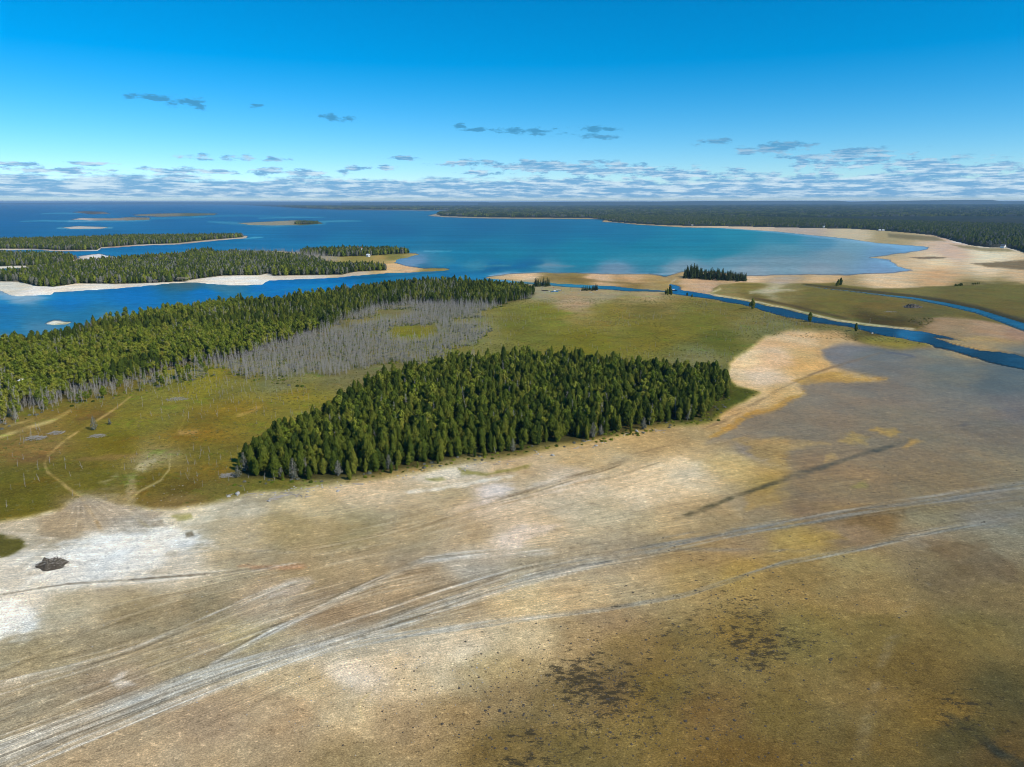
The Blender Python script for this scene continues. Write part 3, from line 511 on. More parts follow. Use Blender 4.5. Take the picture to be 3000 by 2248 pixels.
WATERC = [
 (0,602,(0,62,125)),(500,602,(0,66,128)),(900,604,(0,70,125)),(0,625,(0,72,138)),(400,615,(0,70,135)),(700,630,(0,78,142)),(0,655,(0,80,148)),(350,655,(10,96,160)),(600,665,(0,84,148)),(0,685,(0,76,138)),(300,682,(0,82,142)),(900,625,(0,82,140)),(1100,625,(0,86,142)),
 (760,700,(0,98,158)),(900,680,(0,86,146)),(1000,650,(0,86,142)),(1200,640,(0,92,142)),(1150,675,(0,82,138)),(1400,660,(0,86,138)),(1600,660,(0,90,140)),(1350,690,(0,92,142)),(1600,690,(0,96,144)),(1750,670,(0,98,148)),(1850,690,(0,104,150)),(1150,715,(0,104,154)),(1000,715,(0,104,158)),
 (1400,725,(0,108,150)),(1700,725,(0,114,152)),(1900,720,(0,118,155)),(2050,700,(5,120,158)),(2150,690,(30,128,160)),(2100,735,(35,124,156)),(2300,700,(62,128,160)),(2300,730,(92,138,160)),(2400,710,(85,130,162)),(2500,720,(112,146,168)),(2450,750,(124,146,162)),(2300,770,(122,144,160)),(2150,770,(108,138,158)),(2550,700,(112,146,180)),
 (2650,722,(112,156,206)),(2600,735,(108,140,178)),(2400,790,(134,144,158)),(2200,795,(134,146,160)),(2620,785,(112,146,188)),(2600,795,(120,140,175)),(1900,760,(55,126,158)),(2000,785,(122,142,160)),(1700,755,(20,120,155)),(1500,750,(5,116,155)),(1350,750,(0,112,158)),(1600,780,(92,130,158)),(1800,790,(112,134,160)),(1400,780,(66,124,160)),(1300,765,(60,122,160)),
 (1220,765,(104,132,172)),(1250,782,(62,100,140)),(1200,775,(110,135,172)),(1330,790,(20,110,165)),(1450,785,(0,92,150)),(1550,775,(5,96,150)),(1300,808,(8,104,165)),(1200,812,(5,104,160)),(1000,825,(5,108,190)),(1100,812,(5,100,155)),(1400,815,(30,115,175)),(1470,806,(110,145,180)),
 (800,850,(5,108,196)),(600,860,(8,108,196)),(650,843,(70,112,145)),(560,838,(70,95,115)),(400,870,(10,110,198)),(200,890,(12,112,198)),(0,900,(20,114,194)),(0,950,(30,112,180)),(150,930,(55,116,168)),(250,930,(40,110,165)),(0,985,(62,110,152)),(60,870,(120,150,180)),(10,835,(140,160,182)),(300,940,(80,122,160)),(120,960,(80,122,162)),
 (500,735,(18,100,168)),(300,745,(30,108,170)),(100,738,(40,106,162)),(700,715,(10,100,160)),(400,738,(20,100,165)),(30,795,(40,102,150)),(0,712,(10,90,150)),(850,730,(0,102,160)),
 (1600,832,(60,110,145)),(1700,838,(55,118,160)),(1800,845,(25,95,145)),(1900,851,(30,90,135)),(1980,848,(20,100,165)),(2050,862,(16,84,140)),(2150,880,(12,66,108)),(2300,915,(10,58,98)),(2450,950,(10,54,92)),(2600,975,(12,52,88)),(2750,1005,(16,50,82)),(2900,1040,(20,50,80)),(2650,975,(40,95,150)),
 (2850,995,(60,92,140)),(2950,1010,(70,96,140)),(2500,855,(80,100,120)),(2700,880,(60,105,150)),(2850,910,(40,92,138)),(3000,958,(42,96,145)),(3200,1100,(25,62,100)),
]
WSTROKE = [  # pale shoals and bars seen through the water
 ([(60,649,1),(130,647,2),(200,649,2),(280,648,1)], (120,165,195), .6), ([(120,627,1),(180,625,1.5),(230,626,1)], (110,160,190), .6), ([(170,669,2),(250,668,4),(330,668,2)], (130,165,190), .7),
 ([(610,650,1.5),(680,654,4),(800,662,4),(950,655,3)], (110,150,180), .6), ([(760,640,1),(850,637,2),(950,637,1)], (110,160,190), .6), ([(930,650,1.5),(1000,648,2.5),(1060,648,1)], (120,160,185), .6), ([(560,635,1.5),(700,632,2.5),(820,634,1)], (70,140,180), .5),
 ([(380,645,2),(450,640,3),(600,636,2)], (90,150,185), .5), ([(200,648,2),(330,648,3),(440,646,2)], (125,160,185), .6), ([(720,700,1),(745,697,2.5),(770,696,1)], (140,185,210), .6), ([(540,740,2),(480,745,2.5),(330,760,2)], (150,170,190), .5),
 ([(1900,806,1.5),(2000,800,2),(2150,806,1.5),(2300,806,2),(2470,808,1.5)], (160,175,195), .6), ([(1430,808,1),(1550,799,1.5),(1750,802,1.5),(1900,803,2)], (165,180,198), .55), ([(1240,735,.8),(1290,737,1.2),(1320,736,.8)], (130,180,205), .6),
 ([(1420,782,2),(1460,779,3),(1500,779,2)], (120,128,140), .5), ([(1550,776,2),(1600,777,3),(1680,780,2)], (115,128,142), .5), ([(1290,806,3),(1400,800,5),(1500,786,6),(1590,770,5)], (0,82,142), .5),
 ([(2110,669,1),(2271,680,2),(2384,692,3),(2475,702,4),(2565,714,5),(2655,722,6),(2710,726,4)], (140,178,215), .5), ([(2560,760,4),(2610,775,5),(2650,790,4)], (130,170,210), .5),
 ([(700,868,3),(900,842,3),(1000,832,2)], (60,140,190), .3), ([(1010,818,2),(1200,804,2),(1310,796,2)], (30,70,110), .5),
]

def warp(u, v):
    """organic edges: shift by ground noise"""
    X, Y = to_ground(np.clip(u, -6000, 9000), np.maximum(v, 596.2))
    k = np.clip((v - 594) / 500.0, 0.02, 1.6)
    n1 = fbm(X * 0.05, Y * 0.05, 3, 4) - 0.5
    n2 = fbm(X * 0.05 + 40, Y * 0.05 - 17, 9, 4) - 0.5
    n3 = fbm(X * 0.008, Y * 0.008, 21, 3) - 0.5
    return u + (n1 * 26 + n3 * 18) * k ** 0.6, v + (n2 * 12 + n3 * 6) * k
def masks(u, v, wu, wv):
    water = poly_mask(wu, wv, BAY_AND_CHANNEL, 1.0)
    for isl in ISLANDS:
        water = np.minimum(water, 1 - poly_mask(wu, wv, isl, 0.8))
    water = np.maximum(water, stroke_mask(u, v, STREAM, 0.3))
    return water
def terrain_z(X, Y):
    u, v = to_pixel(X, Y)
    u = np.atleast_1d(u); v = np.atleast_1d(v)
    wu, wv = warp(u, v)
    w = masks(u, v, wu, wv)
    mead = poly_mask(wu, wv, MEADOW, 12)
    z = 0.35 + 0.45 * mead + (fbm(X * 0.02, Y * 0.02, 5, 3) - 0.5) * 0.5 * mead
    return np.where(w > 0.5, -0.6, z) if False else z * (1 - w) - 0.6 * w

# ------------------------------------------------------------------ the ground sheet
def flow_level(u, v):
    lev = np.full(u.shape, 600.0)
    curves = [(l, np.interp(u, [p[0] for p in c], [p[1] for p in c])) for l, c in FLOWC]
    for (l0, c0), (l1, c1) in zip(curves[:-1], curves[1:]):
        m = (v >= c0) & (v < c1)
        f = (v - c0) / np.maximum(c1 - c0, 1e-6)
        lev[m] = (l0 + (l1 - l0) * f)[m]
    return lev
def build_ground():
    us = np.concatenate([[-12000, -7000, -4500, -3000, -2200, -1600, -1200, -900, -700, -520, -400, -320, -260, -210, -180],
                         np.arange(-160, 3161, 3.4),
                         [3180, 3210, 3260, 3320, 3400, 3520, 3700, 3900, 4200, 4600, 5200, 6000, 7500, 10000, 15000]])
    vs = np.concatenate([[595.8], np.arange(596.4, 720, 1.2), np.arange(720, 1000, 2.0), np.arange(1000, 1500, 3.0), np.arange(1500, 2290, 3.4), [2300, 2320, 2350, 2400, 2500, 2650, 2900, 3300, 4000, 5500, 8000]])
    U, V = np.meshgrid(us, vs)
    nr, nc = U.shape
    u = U.ravel(); v = V.ravel()
    X, Y = to_ground(u, v)
    wu, wv = warp(u, v)
    water = masks(u, v, wu, wv)
    mead = np.maximum(poly_mask(wu, wv, MEADOW, 9), poly_mask(wu, wv, MARSH, 3))
    # colours
    big1 = fbm(X * 0.018, Y * 0.03, 31, 4) - 0.5; big2 = fbm(X * 0.018 + 9, Y * 0.03, 37, 4) - 0.5
    kk = np.clip((v - 594) / 700.0, 0.0, 1.3)
    su, sv = u + (wu - u) * 2.0 + big1 * 150 * kk, v + (wv - v) * 1.8 + big2 * 45 * kk
    inw = [bool(inside(np.array([float(p[0])]), np.array([float(p[1])]), WET)[0]) for p in G]
    ws = poly_mask(wu, wv, WET, 9); wl = poly_mask(wu, wv, WET, 45)
    wf = sstep(v, 1270, 1400); wmask = (ws * (1 - wf) + wl * wf)[:, None]
    colG = idw(su, sv, [p for p, q in zip(G, inw) if not q]) * (1 - wmask) + idw(su, sv, [p for p, q in zip(G, inw) if q]) * np.array([1.09, 1.06, 0.88]) * wmask
    colM = idw(su, sv, M)
    colG = 138 + (colG - 138) * np.where(v > 1350, 1.12, 1.05)[:, None]
    sand = poly_mask(wu, wv, SAND, 110)[:, None] * 0.34
    colG = colG * (1 - sand) + np.array((202, 188, 162.0)) * sand
    col = colG * (1 - mead[:, None]) + colM * mead[:, None]
    lev = flow_level(u, v)
    rag = 0.55 * fbm(X * 0.10, lev * 0.35, 71, 5) + 0.45 * fbm(X * 0.4, Y * 0.4, 73, 3)
    for poly, c, op, soft in PATCH:
        m = poly_mask(wu, wv, poly, max(soft * 2.0, 3))
        m = sstep(m + (rag - 0.5) * np.where(v > 1000, 1.5, 0.7) * np.where(m > 0.004, 1, 0), 0.22, 0.85) * op
        m = np.where(poly_mask(wu, wv, poly, max(soft * 2.4, 4)) > 0, m, 0)
        col = col * (1 - m[:, None]) + np.array(c, float) * m[:, None]
    gu, gv = u + (wu - u) * 0.35, v + (wv - v) * 0.35
    rut = np.zeros(u.shape)
    brk = fbm(X * 0.06, lev * 0.9, 51, 4); brk2 = fbm(X * 0.02, lev * 0.25, 57, 3)
    gate = np.clip(0.15 + (brk - 0.36) * 2.4 + (brk2 - 0.5) * 1.2, 0.08, 1.0)
    ragged = np.clip(0.35 + (fbm(X * 0.15, Y * 0.15, 53, 4) - 0.3) * 2.0, 0.15, 1.0)
    for item in STROKE:
        line, c, op = item[:3]; kind = item[3] if len(item) > 3 else ''
        thin = kind == 'rut'
        P = np.array(line, float); w = P[:, 2].max() * 1.8 + 4
        k = np.where((gu > P[:, 0].min() - w) & (gu < P[:, 0].max() + w) & (gv > P[:, 1].min() - w) & (gv < P[:, 1].max() + w))[0]
        if not len(k): continue
        m = stroke_mask(gu[k], gv[k], line, 0.35 if thin else 0.75 if line[0][2] < 40 else 0.22)
        for (a, b, w_) in (line[0], line[-1]):      # tracks fade out at their ends
            m = m * sstep(np.hypot(u[k] - a, v[k] - b), 0, 60 if thin else 14 * w_ ** 0.7)
        if thin: g_ = np.clip(0.3 + (brk[k] - 0.35) * 2.2, 0.15, 1)
        elif kind == 'stain': g_ = np.clip(0.1 + (rag[k] - 0.3) * 2.8, 0.1, 1)
        else: g_ = np.where(v[k] < 1100, 1.0, np.where(mead[k] > 0.5, ragged[k], gate[k]))
        m = m * op * g_
        rut[k] = np.maximum(rut[k], np.where(v[k] > 1450, m, 0))
        col[k] = col[k] * (1 - m[:, None]) + np.array(c, float) * m[:, None]
    wood = np.zeros(u.shape)
    for key in ('front', 'left'):
        wood = np.maximum(wood, poly_mask(wu, wv, FOREST[key], 8))
    for key in ('island_a', 'island_b', 'island_c', 'island_tip', 'islet', 'reef_trees'):
        wood = np.maximum(wood, poly_mask(u, v, FOREST[key], 1.0))
    wood = np.maximum(wood, poly_mask(u, v, MAINLAND, 1.0))
    col = col * (1 - wood[:, None]) + np.array((70, 66, 40.0)) * wood[:, None]
    lin = s2l(np.clip(col, 0, 255)) * np.array([1.20, 1.15, 1.03])
    lin = lin * (1 + mead[:, None] * np.array([0.0, 0.02, -0.22]))
    wet = poly_mask(wu, wv, WET, 16) * (1 - mead)
    blot = np.clip(idw(u, v, [(a, b, (c,)) for a, b, c in BLOT + BLOT0], 1.4, 3.5)[:, 0], 0, 1) * (1 - mead)
    streak = idw(u, v, [(a, b, (c,)) for a, b, c in STREAKW], 1.7, 3.0)[:, 0] * (1 - 0.8 * mead)
    # flow coordinate: lines that run along the old shorelines
    streak = streak * 0.52 + 0.6 * rut
    z = 0.35 + 0.45 * mead + (fbm(X * 0.02, Y * 0.02, 5, 3) - 0.5) * 0.5 * mead
    z = z * (1 - water) - 0.6 * water
    co = np.stack([X, Y, z], 1)
    idx = np.arange(nr * nc).reshape(nr, nc)
    faces = np.stack([idx[1:, :-1].ravel(), idx[1:, 1:].ravel(), idx[:-1, 1:].ravel(), idx[:-1, :-1].ravel()], 1)
    # the land goes on behind the camera
    base = len(co)
    back = []
    last = idx[-1]
    for k in (0, nc // 2, nc - 1):
        pass
    me = grid_mesh('ground', co, faces)
    at = me.attributes.new('Col', 'FLOAT_COLOR', 'POINT')
    at.data.foreach_set('color', np.concatenate([lin, np.ones((len(lin), 1))], 1).astype(np.float32).ravel())
    at = me.attributes.new('Aux', 'FLOAT_VECTOR', 'POINT')
    at.data.foreach_set('vector', np.stack([wet, mead * (1 - wood), blot], 1).astype(np.float32).ravel())
    at = me.attributes.new('Flow', 'FLOAT_VECTOR', 'POINT')
    at.data.foreach_set('vector', np.stack([X, lev, streak], 1).astype(np.float32).ravel())
    o = bpy.data.objects.new('ground', me); COL.objects.link(o); o['kind'] = 'structure'
    me.materials.append(mat_ground())
    # ---- water sheet, coarser grid, only where there is water
    us2 = us[::2] if len(us) % 2 else np.concatenate([us[::2], us[-1:]])
    vs2 = np.concatenate([[595.8], np.arange(596.4, 720, 1.2), np.arange(720, 900, 2.0), np.arange(900, 1180, 4.0)])
    U, V = np.meshgrid(us2, vs2); nr, nc = U.shape
    u = U.ravel(); v = V.ravel(); X, Y = to_ground(u, v, 0.0)
    wu, wv = warp(u, v)
    w = masks(u, v, wu, wv)
    near = poly_mask(wu, wv, BAY_AND_CHANNEL, 8)
    for l in ([(a, b, c + 5) for a, b, c in STREAM],):
        near = np.maximum(near, stroke_mask(u, v, l, 0.3))
    wc = idw(u + (wu - u) * 2.0, v + (wv - v) * 2.0, WATERC, 2.6, 3.5)
    for line, c, op in WSTROKE:
        m = stroke_mask(wu, wv, line, 0.9) * op
        wc = wc * (1 - m[:, None]) + np.array(c, float) * m[:, None]
    pale = sstep(wc[:, 0], 45, 115)[:, None]
    lin = s2l(np.clip(wc, 0, 255)) * (np.array([0.62, 1.04, 0.74]) * (1 - pale) + np.array([1.22, 1.18, 0.90]) * pale)
    marg = poly_mask(wu, wv, BAY_AND_CHANNEL, 3.5)
    for isl in ISLANDS: marg = np.minimum(marg, 1 - poly_mask(wu, wv, isl, 2.0))
    marg = np.maximum(marg, stroke_mask(u, v, [(a, b, c * 0.9) for a, b, c in STREAM], 0.5))
    alpha = 0.25 + 0.75 * sstep(marg, 0.45, 0.98)
    idx = np.arange(nr * nc).reshape(nr, nc)
    keep = (near > 0.01).reshape(nr, nc)
    fk = keep[1:, :-1] | keep[1:, 1:] | keep[:-1, 1:] | keep[:-1, :-1]
    faces = np.stack([idx[1:, :-1][fk], idx[1:, 1:][fk], idx[:-1, 1:][fk], idx[:-1, :-1][fk]], 1)
    used = np.unique(faces); remap = -np.ones(nr * nc, int); remap[used] = np.arange(len(used))
    faces = remap[faces]
    co = np.stack([X, Y, np.zeros(len(X))], 1)[used]
    me = grid_mesh('water', co, faces)
    at = me.attributes.new('Col', 'FLOAT_COLOR', 'POINT')
    at.data.foreach_set('color', np.concatenate([lin[used], alpha[used][:, None]], 1).astype(np.float32).ravel())
    o = bpy.data.objects.new('lake_and_river_water', me); COL.objects.link(o); o['kind'] = 'structure'
    me.materials.append(mat_water())

def grid_mesh(name, co, faces):
    me = bpy.data.meshes.new(name)
    nf = len(faces); k = faces.shape[1]
    me.vertices.add(len(co)); me.vertices.foreach_set('co', np.asarray(co, np.float32).ravel())
    me.loops.add(nf * k); me.loops.foreach_set('vertex_index', np.asarray(faces, np.int32).ravel())
    me.polygons.add(nf)
    me.polygons.foreach_set('loop_start', np.arange(0, nf * k, k, dtype=np.int32))
    try: me.polygons.foreach_set('loop_total', np.full(nf, k, np.int32))
    except Exception: pass
    me.update(calc_edges=True)
    return me

def new_mat(name):
    m = bpy.data.materials.new(name); m.use_nodes = True
    nt = m.node_tree; nt.nodes.clear()
    o = N(nt, 'ShaderNodeOutputMaterial'); b = N(nt, 'ShaderNodeBsdfPrincipled')
    L(nt, b.outputs[0], o.inputs[0])
    return m, nt, b
def attr(nt, name):
    n = N(nt, 'ShaderNodeAttribute'); n.attribute_name = name
    return n

def mat_ground():
    m, nt, b = new_mat('ground')
    col = attr(nt, 'Col').outputs['Color']
    aux = N(nt, 'ShaderNodeSeparateXYZ'); L(nt, attr(nt, 'Aux').outputs['Vector'], aux.inputs[0])
    wet, grass, blot = aux.outputs
    flow = attr(nt, 'Flow').outputs['Vector']
    fl = N(nt, 'ShaderNodeSeparateXYZ'); L(nt, flow, fl.inputs[0])
    streak = fl.outputs[2]
    fv = N(nt, 'ShaderNodeCombineXYZ'); L(nt, fl.outputs[0], fv.inputs[0]); L(nt, fl.outputs[1], fv.inputs[1])
    pos = N(nt, 'ShaderNodeNewGeometry').outputs['Position']
    # streaks along the old shorelines
    s1 = noise_tex(nt, vscale(nt, fv.outputs[0], (0.014, 1.1, 1)), 1.0, 5.0, 0.7)
    s2 = noise_tex(nt, vscale(nt, fv.outputs[0], (0.05, 4.2, 1)), 1.0, 5.0, 0.7)
    # patches and grain
    p1 = noise_tex(nt, pos, 0.055, 5.0, 0.6)
    p2 = noise_tex(nt, pos, 0.35, 5.0, 0.7)
    p3 = noise_tex(nt, vscale(nt, pos, (0.8, 1, 1)), 3.2, 4.0, 0.85)
    sm = math_node(nt, 'ADD', math_node(nt, 'MULTIPLY', math_node(nt, 'SUBTRACT', s1, 0.5), 2.2), math_node(nt, 'MULTIPLY', math_node(nt, 'SUBTRACT', s2, 0.5), 3.0))
    sgate = smooth(nt, noise_tex(nt, vscale(nt, fv.outputs[0], (0.02, 0.10, 1)), 1.0, 3.0, 0.6), 0.36, 0.62, 0.25, 1.25)
    val = math_node(nt, 'MULTIPLY', math_node(nt, 'MULTIPLY', sm, streak), sgate)
    val = math_node(nt, 'ADD', val, math_node(nt, 'MULTIPLY', math_node(nt, 'SUBTRACT', p1, 0.5), 1.1))
    val = math_node(nt, 'ADD', val, math_node(nt, 'MULTIPLY', math_node(nt, 'SUBTRACT', p2, 0.5), 1.5))
    val = math_node(nt, 'ADD', val, math_node(nt, 'MULTIPLY', math_node(nt, 'SUBTRACT', p3, 0.5), 4.2))
    s3 = noise_tex(nt, vscale(nt, fv.outputs[0], (0.006, 1.7, 1)), 1.0, 3.0, 0.6)
    lines = math_node(nt, 'SUBTRACT', smooth(nt, s3, 0.56, 0.62), smooth(nt, s3, 0.44, 0.38))
    val = math_node(nt, 'ADD', val, math_node(nt, 'MULTIPLY', math_node(nt, 'MULTIPLY', lines, streak), 0.45))
    p5 = noise_tex(nt, vscale(nt, pos, (0.7, 1, 1)), 1.1, 2.0, 0.6)
    peb = math_node(nt, 'SUBTRACT', smooth(nt, p5, 0.60, 0.70), math_node(nt, 'MULTIPLY', smooth(nt, p5, 0.40, 0.30), 1.0))
    val = math_node(nt, 'ADD', val, math_node(nt, 'MULTIPLY', peb, 0.5))
    dry = math_node(nt, 'SUBTRACT', 1.0, math_node(nt, 'MULTIPLY', wet, 0.1))
    val = math_node(nt, 'MULTIPLY', val, dry)
    gain = N(nt, 'ShaderNodeMath', operation='POWER'); gain.inputs[0].default_value = 2.0
    L(nt, val, gain.inputs[1])
    c = N(nt, 'ShaderNodeVectorMath', operation='SCALE')
    L(nt, col, c.inputs[0]); L(nt, gain.outputs[0], c.inputs['Scale'])
    c = c.outputs[0]
    # warm / cool drift of the mud
    hue = mixc(nt, smooth(nt, noise_tex(nt, pos, 0.03, 4.0, 0.6), 0.35, 0.65), (1.07, 0.99, 0.90), (0.95, 1.0, 1.06))
    c = mixc(nt, 1.0, c, hue, 'MULTIPLY')
    # meadow: rust, straw and fresh green drifts
    g1 = noise_tex(nt, vscale(nt, pos, (0.6, 1, 1)), 0.06, 5.0, 0.65)
    g2 = noise_tex(nt, pos, 0.5, 4.0, 0.7)
    gf = math_node(nt, 'ADD', math_node(nt, 'MULTIPLY', g1, 0.65), math_node(nt, 'MULTIPLY', g2, 0.35))
    rust = mixc(nt, smooth(nt, gf, 0.54, 0.66), c, mixc(nt, 1.0, c, (1.18, 0.95, 0.9), 'MULTIPLY'))
    green = mixc(nt, smooth(nt, gf, 0.46, 0.36), rust, mixc(nt, 1.0, rust, (0.80, 1.10, 0.66), 'MULTIPLY'))
    c = mixc(nt, grass, c, green)
    # dark algae mats with ragged outlines
    bn = noise_tex(nt, vscale(nt, pos, (0.55, 1.0, 1)), 0.75, 8.0, 0.78)
    bb = noise_tex(nt, pos, 0.05, 3.0, 0.6)
    bv = math_node(nt, 'ADD', math_node(nt, 'ADD', bn, math_node(nt, 'MULTIPLY', bb, 0.35)), math_node(nt, 'MULTIPLY', blot, 0.20))
    bm_ = math_node(nt, 'MULTIPLY', smooth(nt, bv, 0.875, 0.955), smooth(nt, blot, 0.12, 0.4))
    c = mixc(nt, math_node(nt, 'MULTIPLY', bm_, 0.85), c, (0.040, 0.034, 0.020))
    L(nt, c, b.inputs['Base Color'])
    rough = N(nt, 'ShaderNodeMapRange'); L(nt, wet, rough.inputs[0])
    rough.inputs[3].default_value = 0.95; rough.inputs[4].default_value = 0.5
    L(nt, rough.outputs[0], b.inputs['Roughness'])
    spec = N(nt, 'ShaderNodeMapRange'); L(nt, wet, spec.inputs[0])
    spec.inputs[3].default_value = 0.06; spec.inputs[4].default_value = 0.22
    L(nt, spec.outputs[0], b.inputs['Specular IOR Level'])
    bh = math_node(nt, 'ADD', math_node(nt, 'MULTIPLY', math_node(nt, 'ADD', p2, p3), 0.10), math_node(nt, 'MULTIPLY', math_node(nt, 'MULTIPLY', s2, streak), 0.22))
    bh = math_node(nt, 'ADD', bh, math_node(nt, 'MULTIPLY', math_node(nt, 'MULTIPLY', g2, grass), 0.5))
    bump = N(nt, 'ShaderNodeBump'); bump.inputs['Strength'].default_value = 0.7; bump.inputs['Distance'].default_value = 0.6
    L(nt, bh, bump.inputs['Height']); L(nt, bump.outputs[0], b.inputs['Normal'])
    return m

def mat_water():
    m, nt, b = new_mat('water')
    ca = attr(nt, 'Col'); col = ca.outputs['Color']
    L(nt, ca.outputs['Alpha'], b.inputs['Alpha'])
    pos = N(nt, 'ShaderNodeNewGeometry').outputs['Position']
    w1 = noise_tex(nt, vscale(nt, pos, (0.5, 1.0, 1)), 0.20, 4.0, 0.6)
    w2 = noise_tex(nt, vscale(nt, pos, (0.25, 1.0, 1)), 0.012, 5.0, 0.6)
    k = N(nt, 'ShaderNodeMath', operation='POWER'); k.inputs[0].default_value = 2.0
    L(nt, math_node(nt, 'ADD', math_node(nt, 'MULTIPLY', math_node(nt, 'SUBTRACT', w1, 0.5), 1.8), math_node(nt, 'MULTIPLY', math_node(nt, 'SUBTRACT', w2, 0.5), 1.7)), k.inputs[1])
    c = N(nt, 'ShaderNodeVectorMath', operation='SCALE'); L(nt, col, c.inputs[0]); L(nt, k.outputs[0], c.inputs['Scale'])
    L(nt, c.outputs[0], b.inputs['Base Color'])
    b.inputs['Roughness'].default_value = 0.35
    b.inputs['IOR'].default_value = 1.33
    b.inputs['Specular IOR Level'].default_value = 0.08
    bump = N(nt, 'ShaderNodeBump'); bump.inputs['Strength'].default_value = 0.8; bump.inputs['Distance'].default_value = 0.5
    L(nt, noise_tex(nt, vscale(nt, pos, (0.6, 1.0, 1)), 0.9, 3.0, 0.6), bump.inputs['Height'])
    L(nt, bump.outputs[0], b.inputs['Normal'])
    return m

build_ground()

# ------------------------------------------------------------------ plain materials
def mat_plain(name, c, rough=0.85, var=0.25, scale=3.0, spec=0.3, metallic=0.0):
    m, nt, b = new_mat(name)
    tcn = N(nt, 'ShaderNodeTexCoord')
    nz = noise_tex(nt, tcn.outputs['Object'], scale, 4.0, 0.6)
    l = tuple(float(x) for x in c)
    cc = mixc(nt, nz, tuple(x * (1 - var) for x in l), tuple(min(x * (1 + var), 1) for x in l))
    L(nt, cc, b.inputs['Base Color'])
    b.inputs['Roughness'].default_value = rough
    b.inputs['Specular IOR Level'].default_value = spec
    b.inputs['Metallic'].default_value = metallic
    return m
def mat_leaf(name, stops, rough=0.75):
    """leaf colour: own colour of each tree and each sprig"""
    m, nt, b = new_mat(name)
    oi = N(nt, 'ShaderNodeObjectInfo')
    tint = attr(nt, 'Tint')
    tcn = N(nt, 'ShaderNodeTexCoord')
    nz = noise_tex(nt, tcn.outputs['Object'], 0.55, 3.0, 0.6)
    f = math_node(nt, 'ADD', math_node(nt, 'MULTIPLY', oi.outputs['Random'], 0.50), math_node(nt, 'MULTIPLY', tint.outputs['Fac'], 0.28))
    f = math_node(nt, 'ADD', f, math_node(nt, 'MULTIPLY', nz, 0.22))
    c = ramp(nt, f, stops)
    L(nt, c, b.inputs['Base Color'])
    b.inputs['Roughness'].default_value = 0.9
    b.inputs['Specular IOR Level'].default_value = 0.03
    return m
M_CEDAR = mat_leaf('cedar_sprays', [(0.15, (0.026, 0.044, 0.010)), (0.4, (0.066, 0.092, 0.012)), (0.65, (0.125, 0.145, 0.018)), (0.9, (0.21, 0.19, 0.030))])
M_BROAD = mat_leaf('poplar_leaves', [(0.1, (0.060, 0.092, 0.012)), (0.4, (0.140, 0.178, 0.018)), (0.7, (0.23, 0.245, 0.028)), (0.95, (0.31, 0.25, 0.06))])
M_SPRUCE = mat_leaf('spruce_needles', [(0.1, (0.022, 0.038, 0.014)), (0.5, (0.042, 0.062, 0.020)), (0.95, (0.085, 0.095, 0.030))])
M_BRUSH = mat_leaf('thin_grey_foliage', [(0.0, (0.10, 0.105, 0.07)), (0.5, (0.16, 0.16, 0.12)), (1.0, (0.22, 0.21, 0.17))])
M_GRASS = mat_leaf('grass_blades', [(0.0, (0.13, 0.14, 0.03)), (0.5, (0.20, 0.18, 0.045)), (1.0, (0.30, 0.25, 0.10))])
M_BARK = mat_plain('bark', (0.16, 0.13, 0.10), var=0.4)
M_PALEBARK = mat_plain('pale_bark', (0.30, 0.28, 0.24), var=0.3)
M_DEAD = mat_plain('weathered_dead_wood', (0.35, 0.325, 0.285), var=0.35)
M_ROCK = mat_plain('limestone', (0.42, 0.39, 0.34), var=0.3, scale=4)
M_DRIFT = mat_plain('driftwood', (0.36, 0.32, 0.27), var=0.4)
M_WHITE = mat_plain('white_paint', (0.80, 0.80, 0.78), var=0.05, rough=0.6)
M_SHINGLE = mat_plain('grey_shingles', (0.22, 0.21, 0.20), var=0.3)
M_DARKWOOD = mat_plain('dark_timber', (0.10, 0.08, 0.06), var=0.3)
M_TAN = mat_plain('tan_boards', (0.42, 0.34, 0.25), var=0.2)
M_GLASS = mat_plain('window_glass', (0.03, 0.04, 0.05), var=0.1, rough=0.1, spec=0.5)
M_BLUE = mat_plain('blue_paint', (0.04, 0.20, 0.42), var=0.1, rough=0.45)
M_NAVY = mat_plain('dark_blue_paint', (0.02, 0.05, 0.12), var=0.1, rough=0.4)
M_RED = mat_plain('red_paint', (0.50, 0.06, 0.04), var=0.1, rough=0.5)
M_DIRT = mat_plain('dark_soil', (0.085, 0.068, 0.048), var=0.5, scale=1.5)

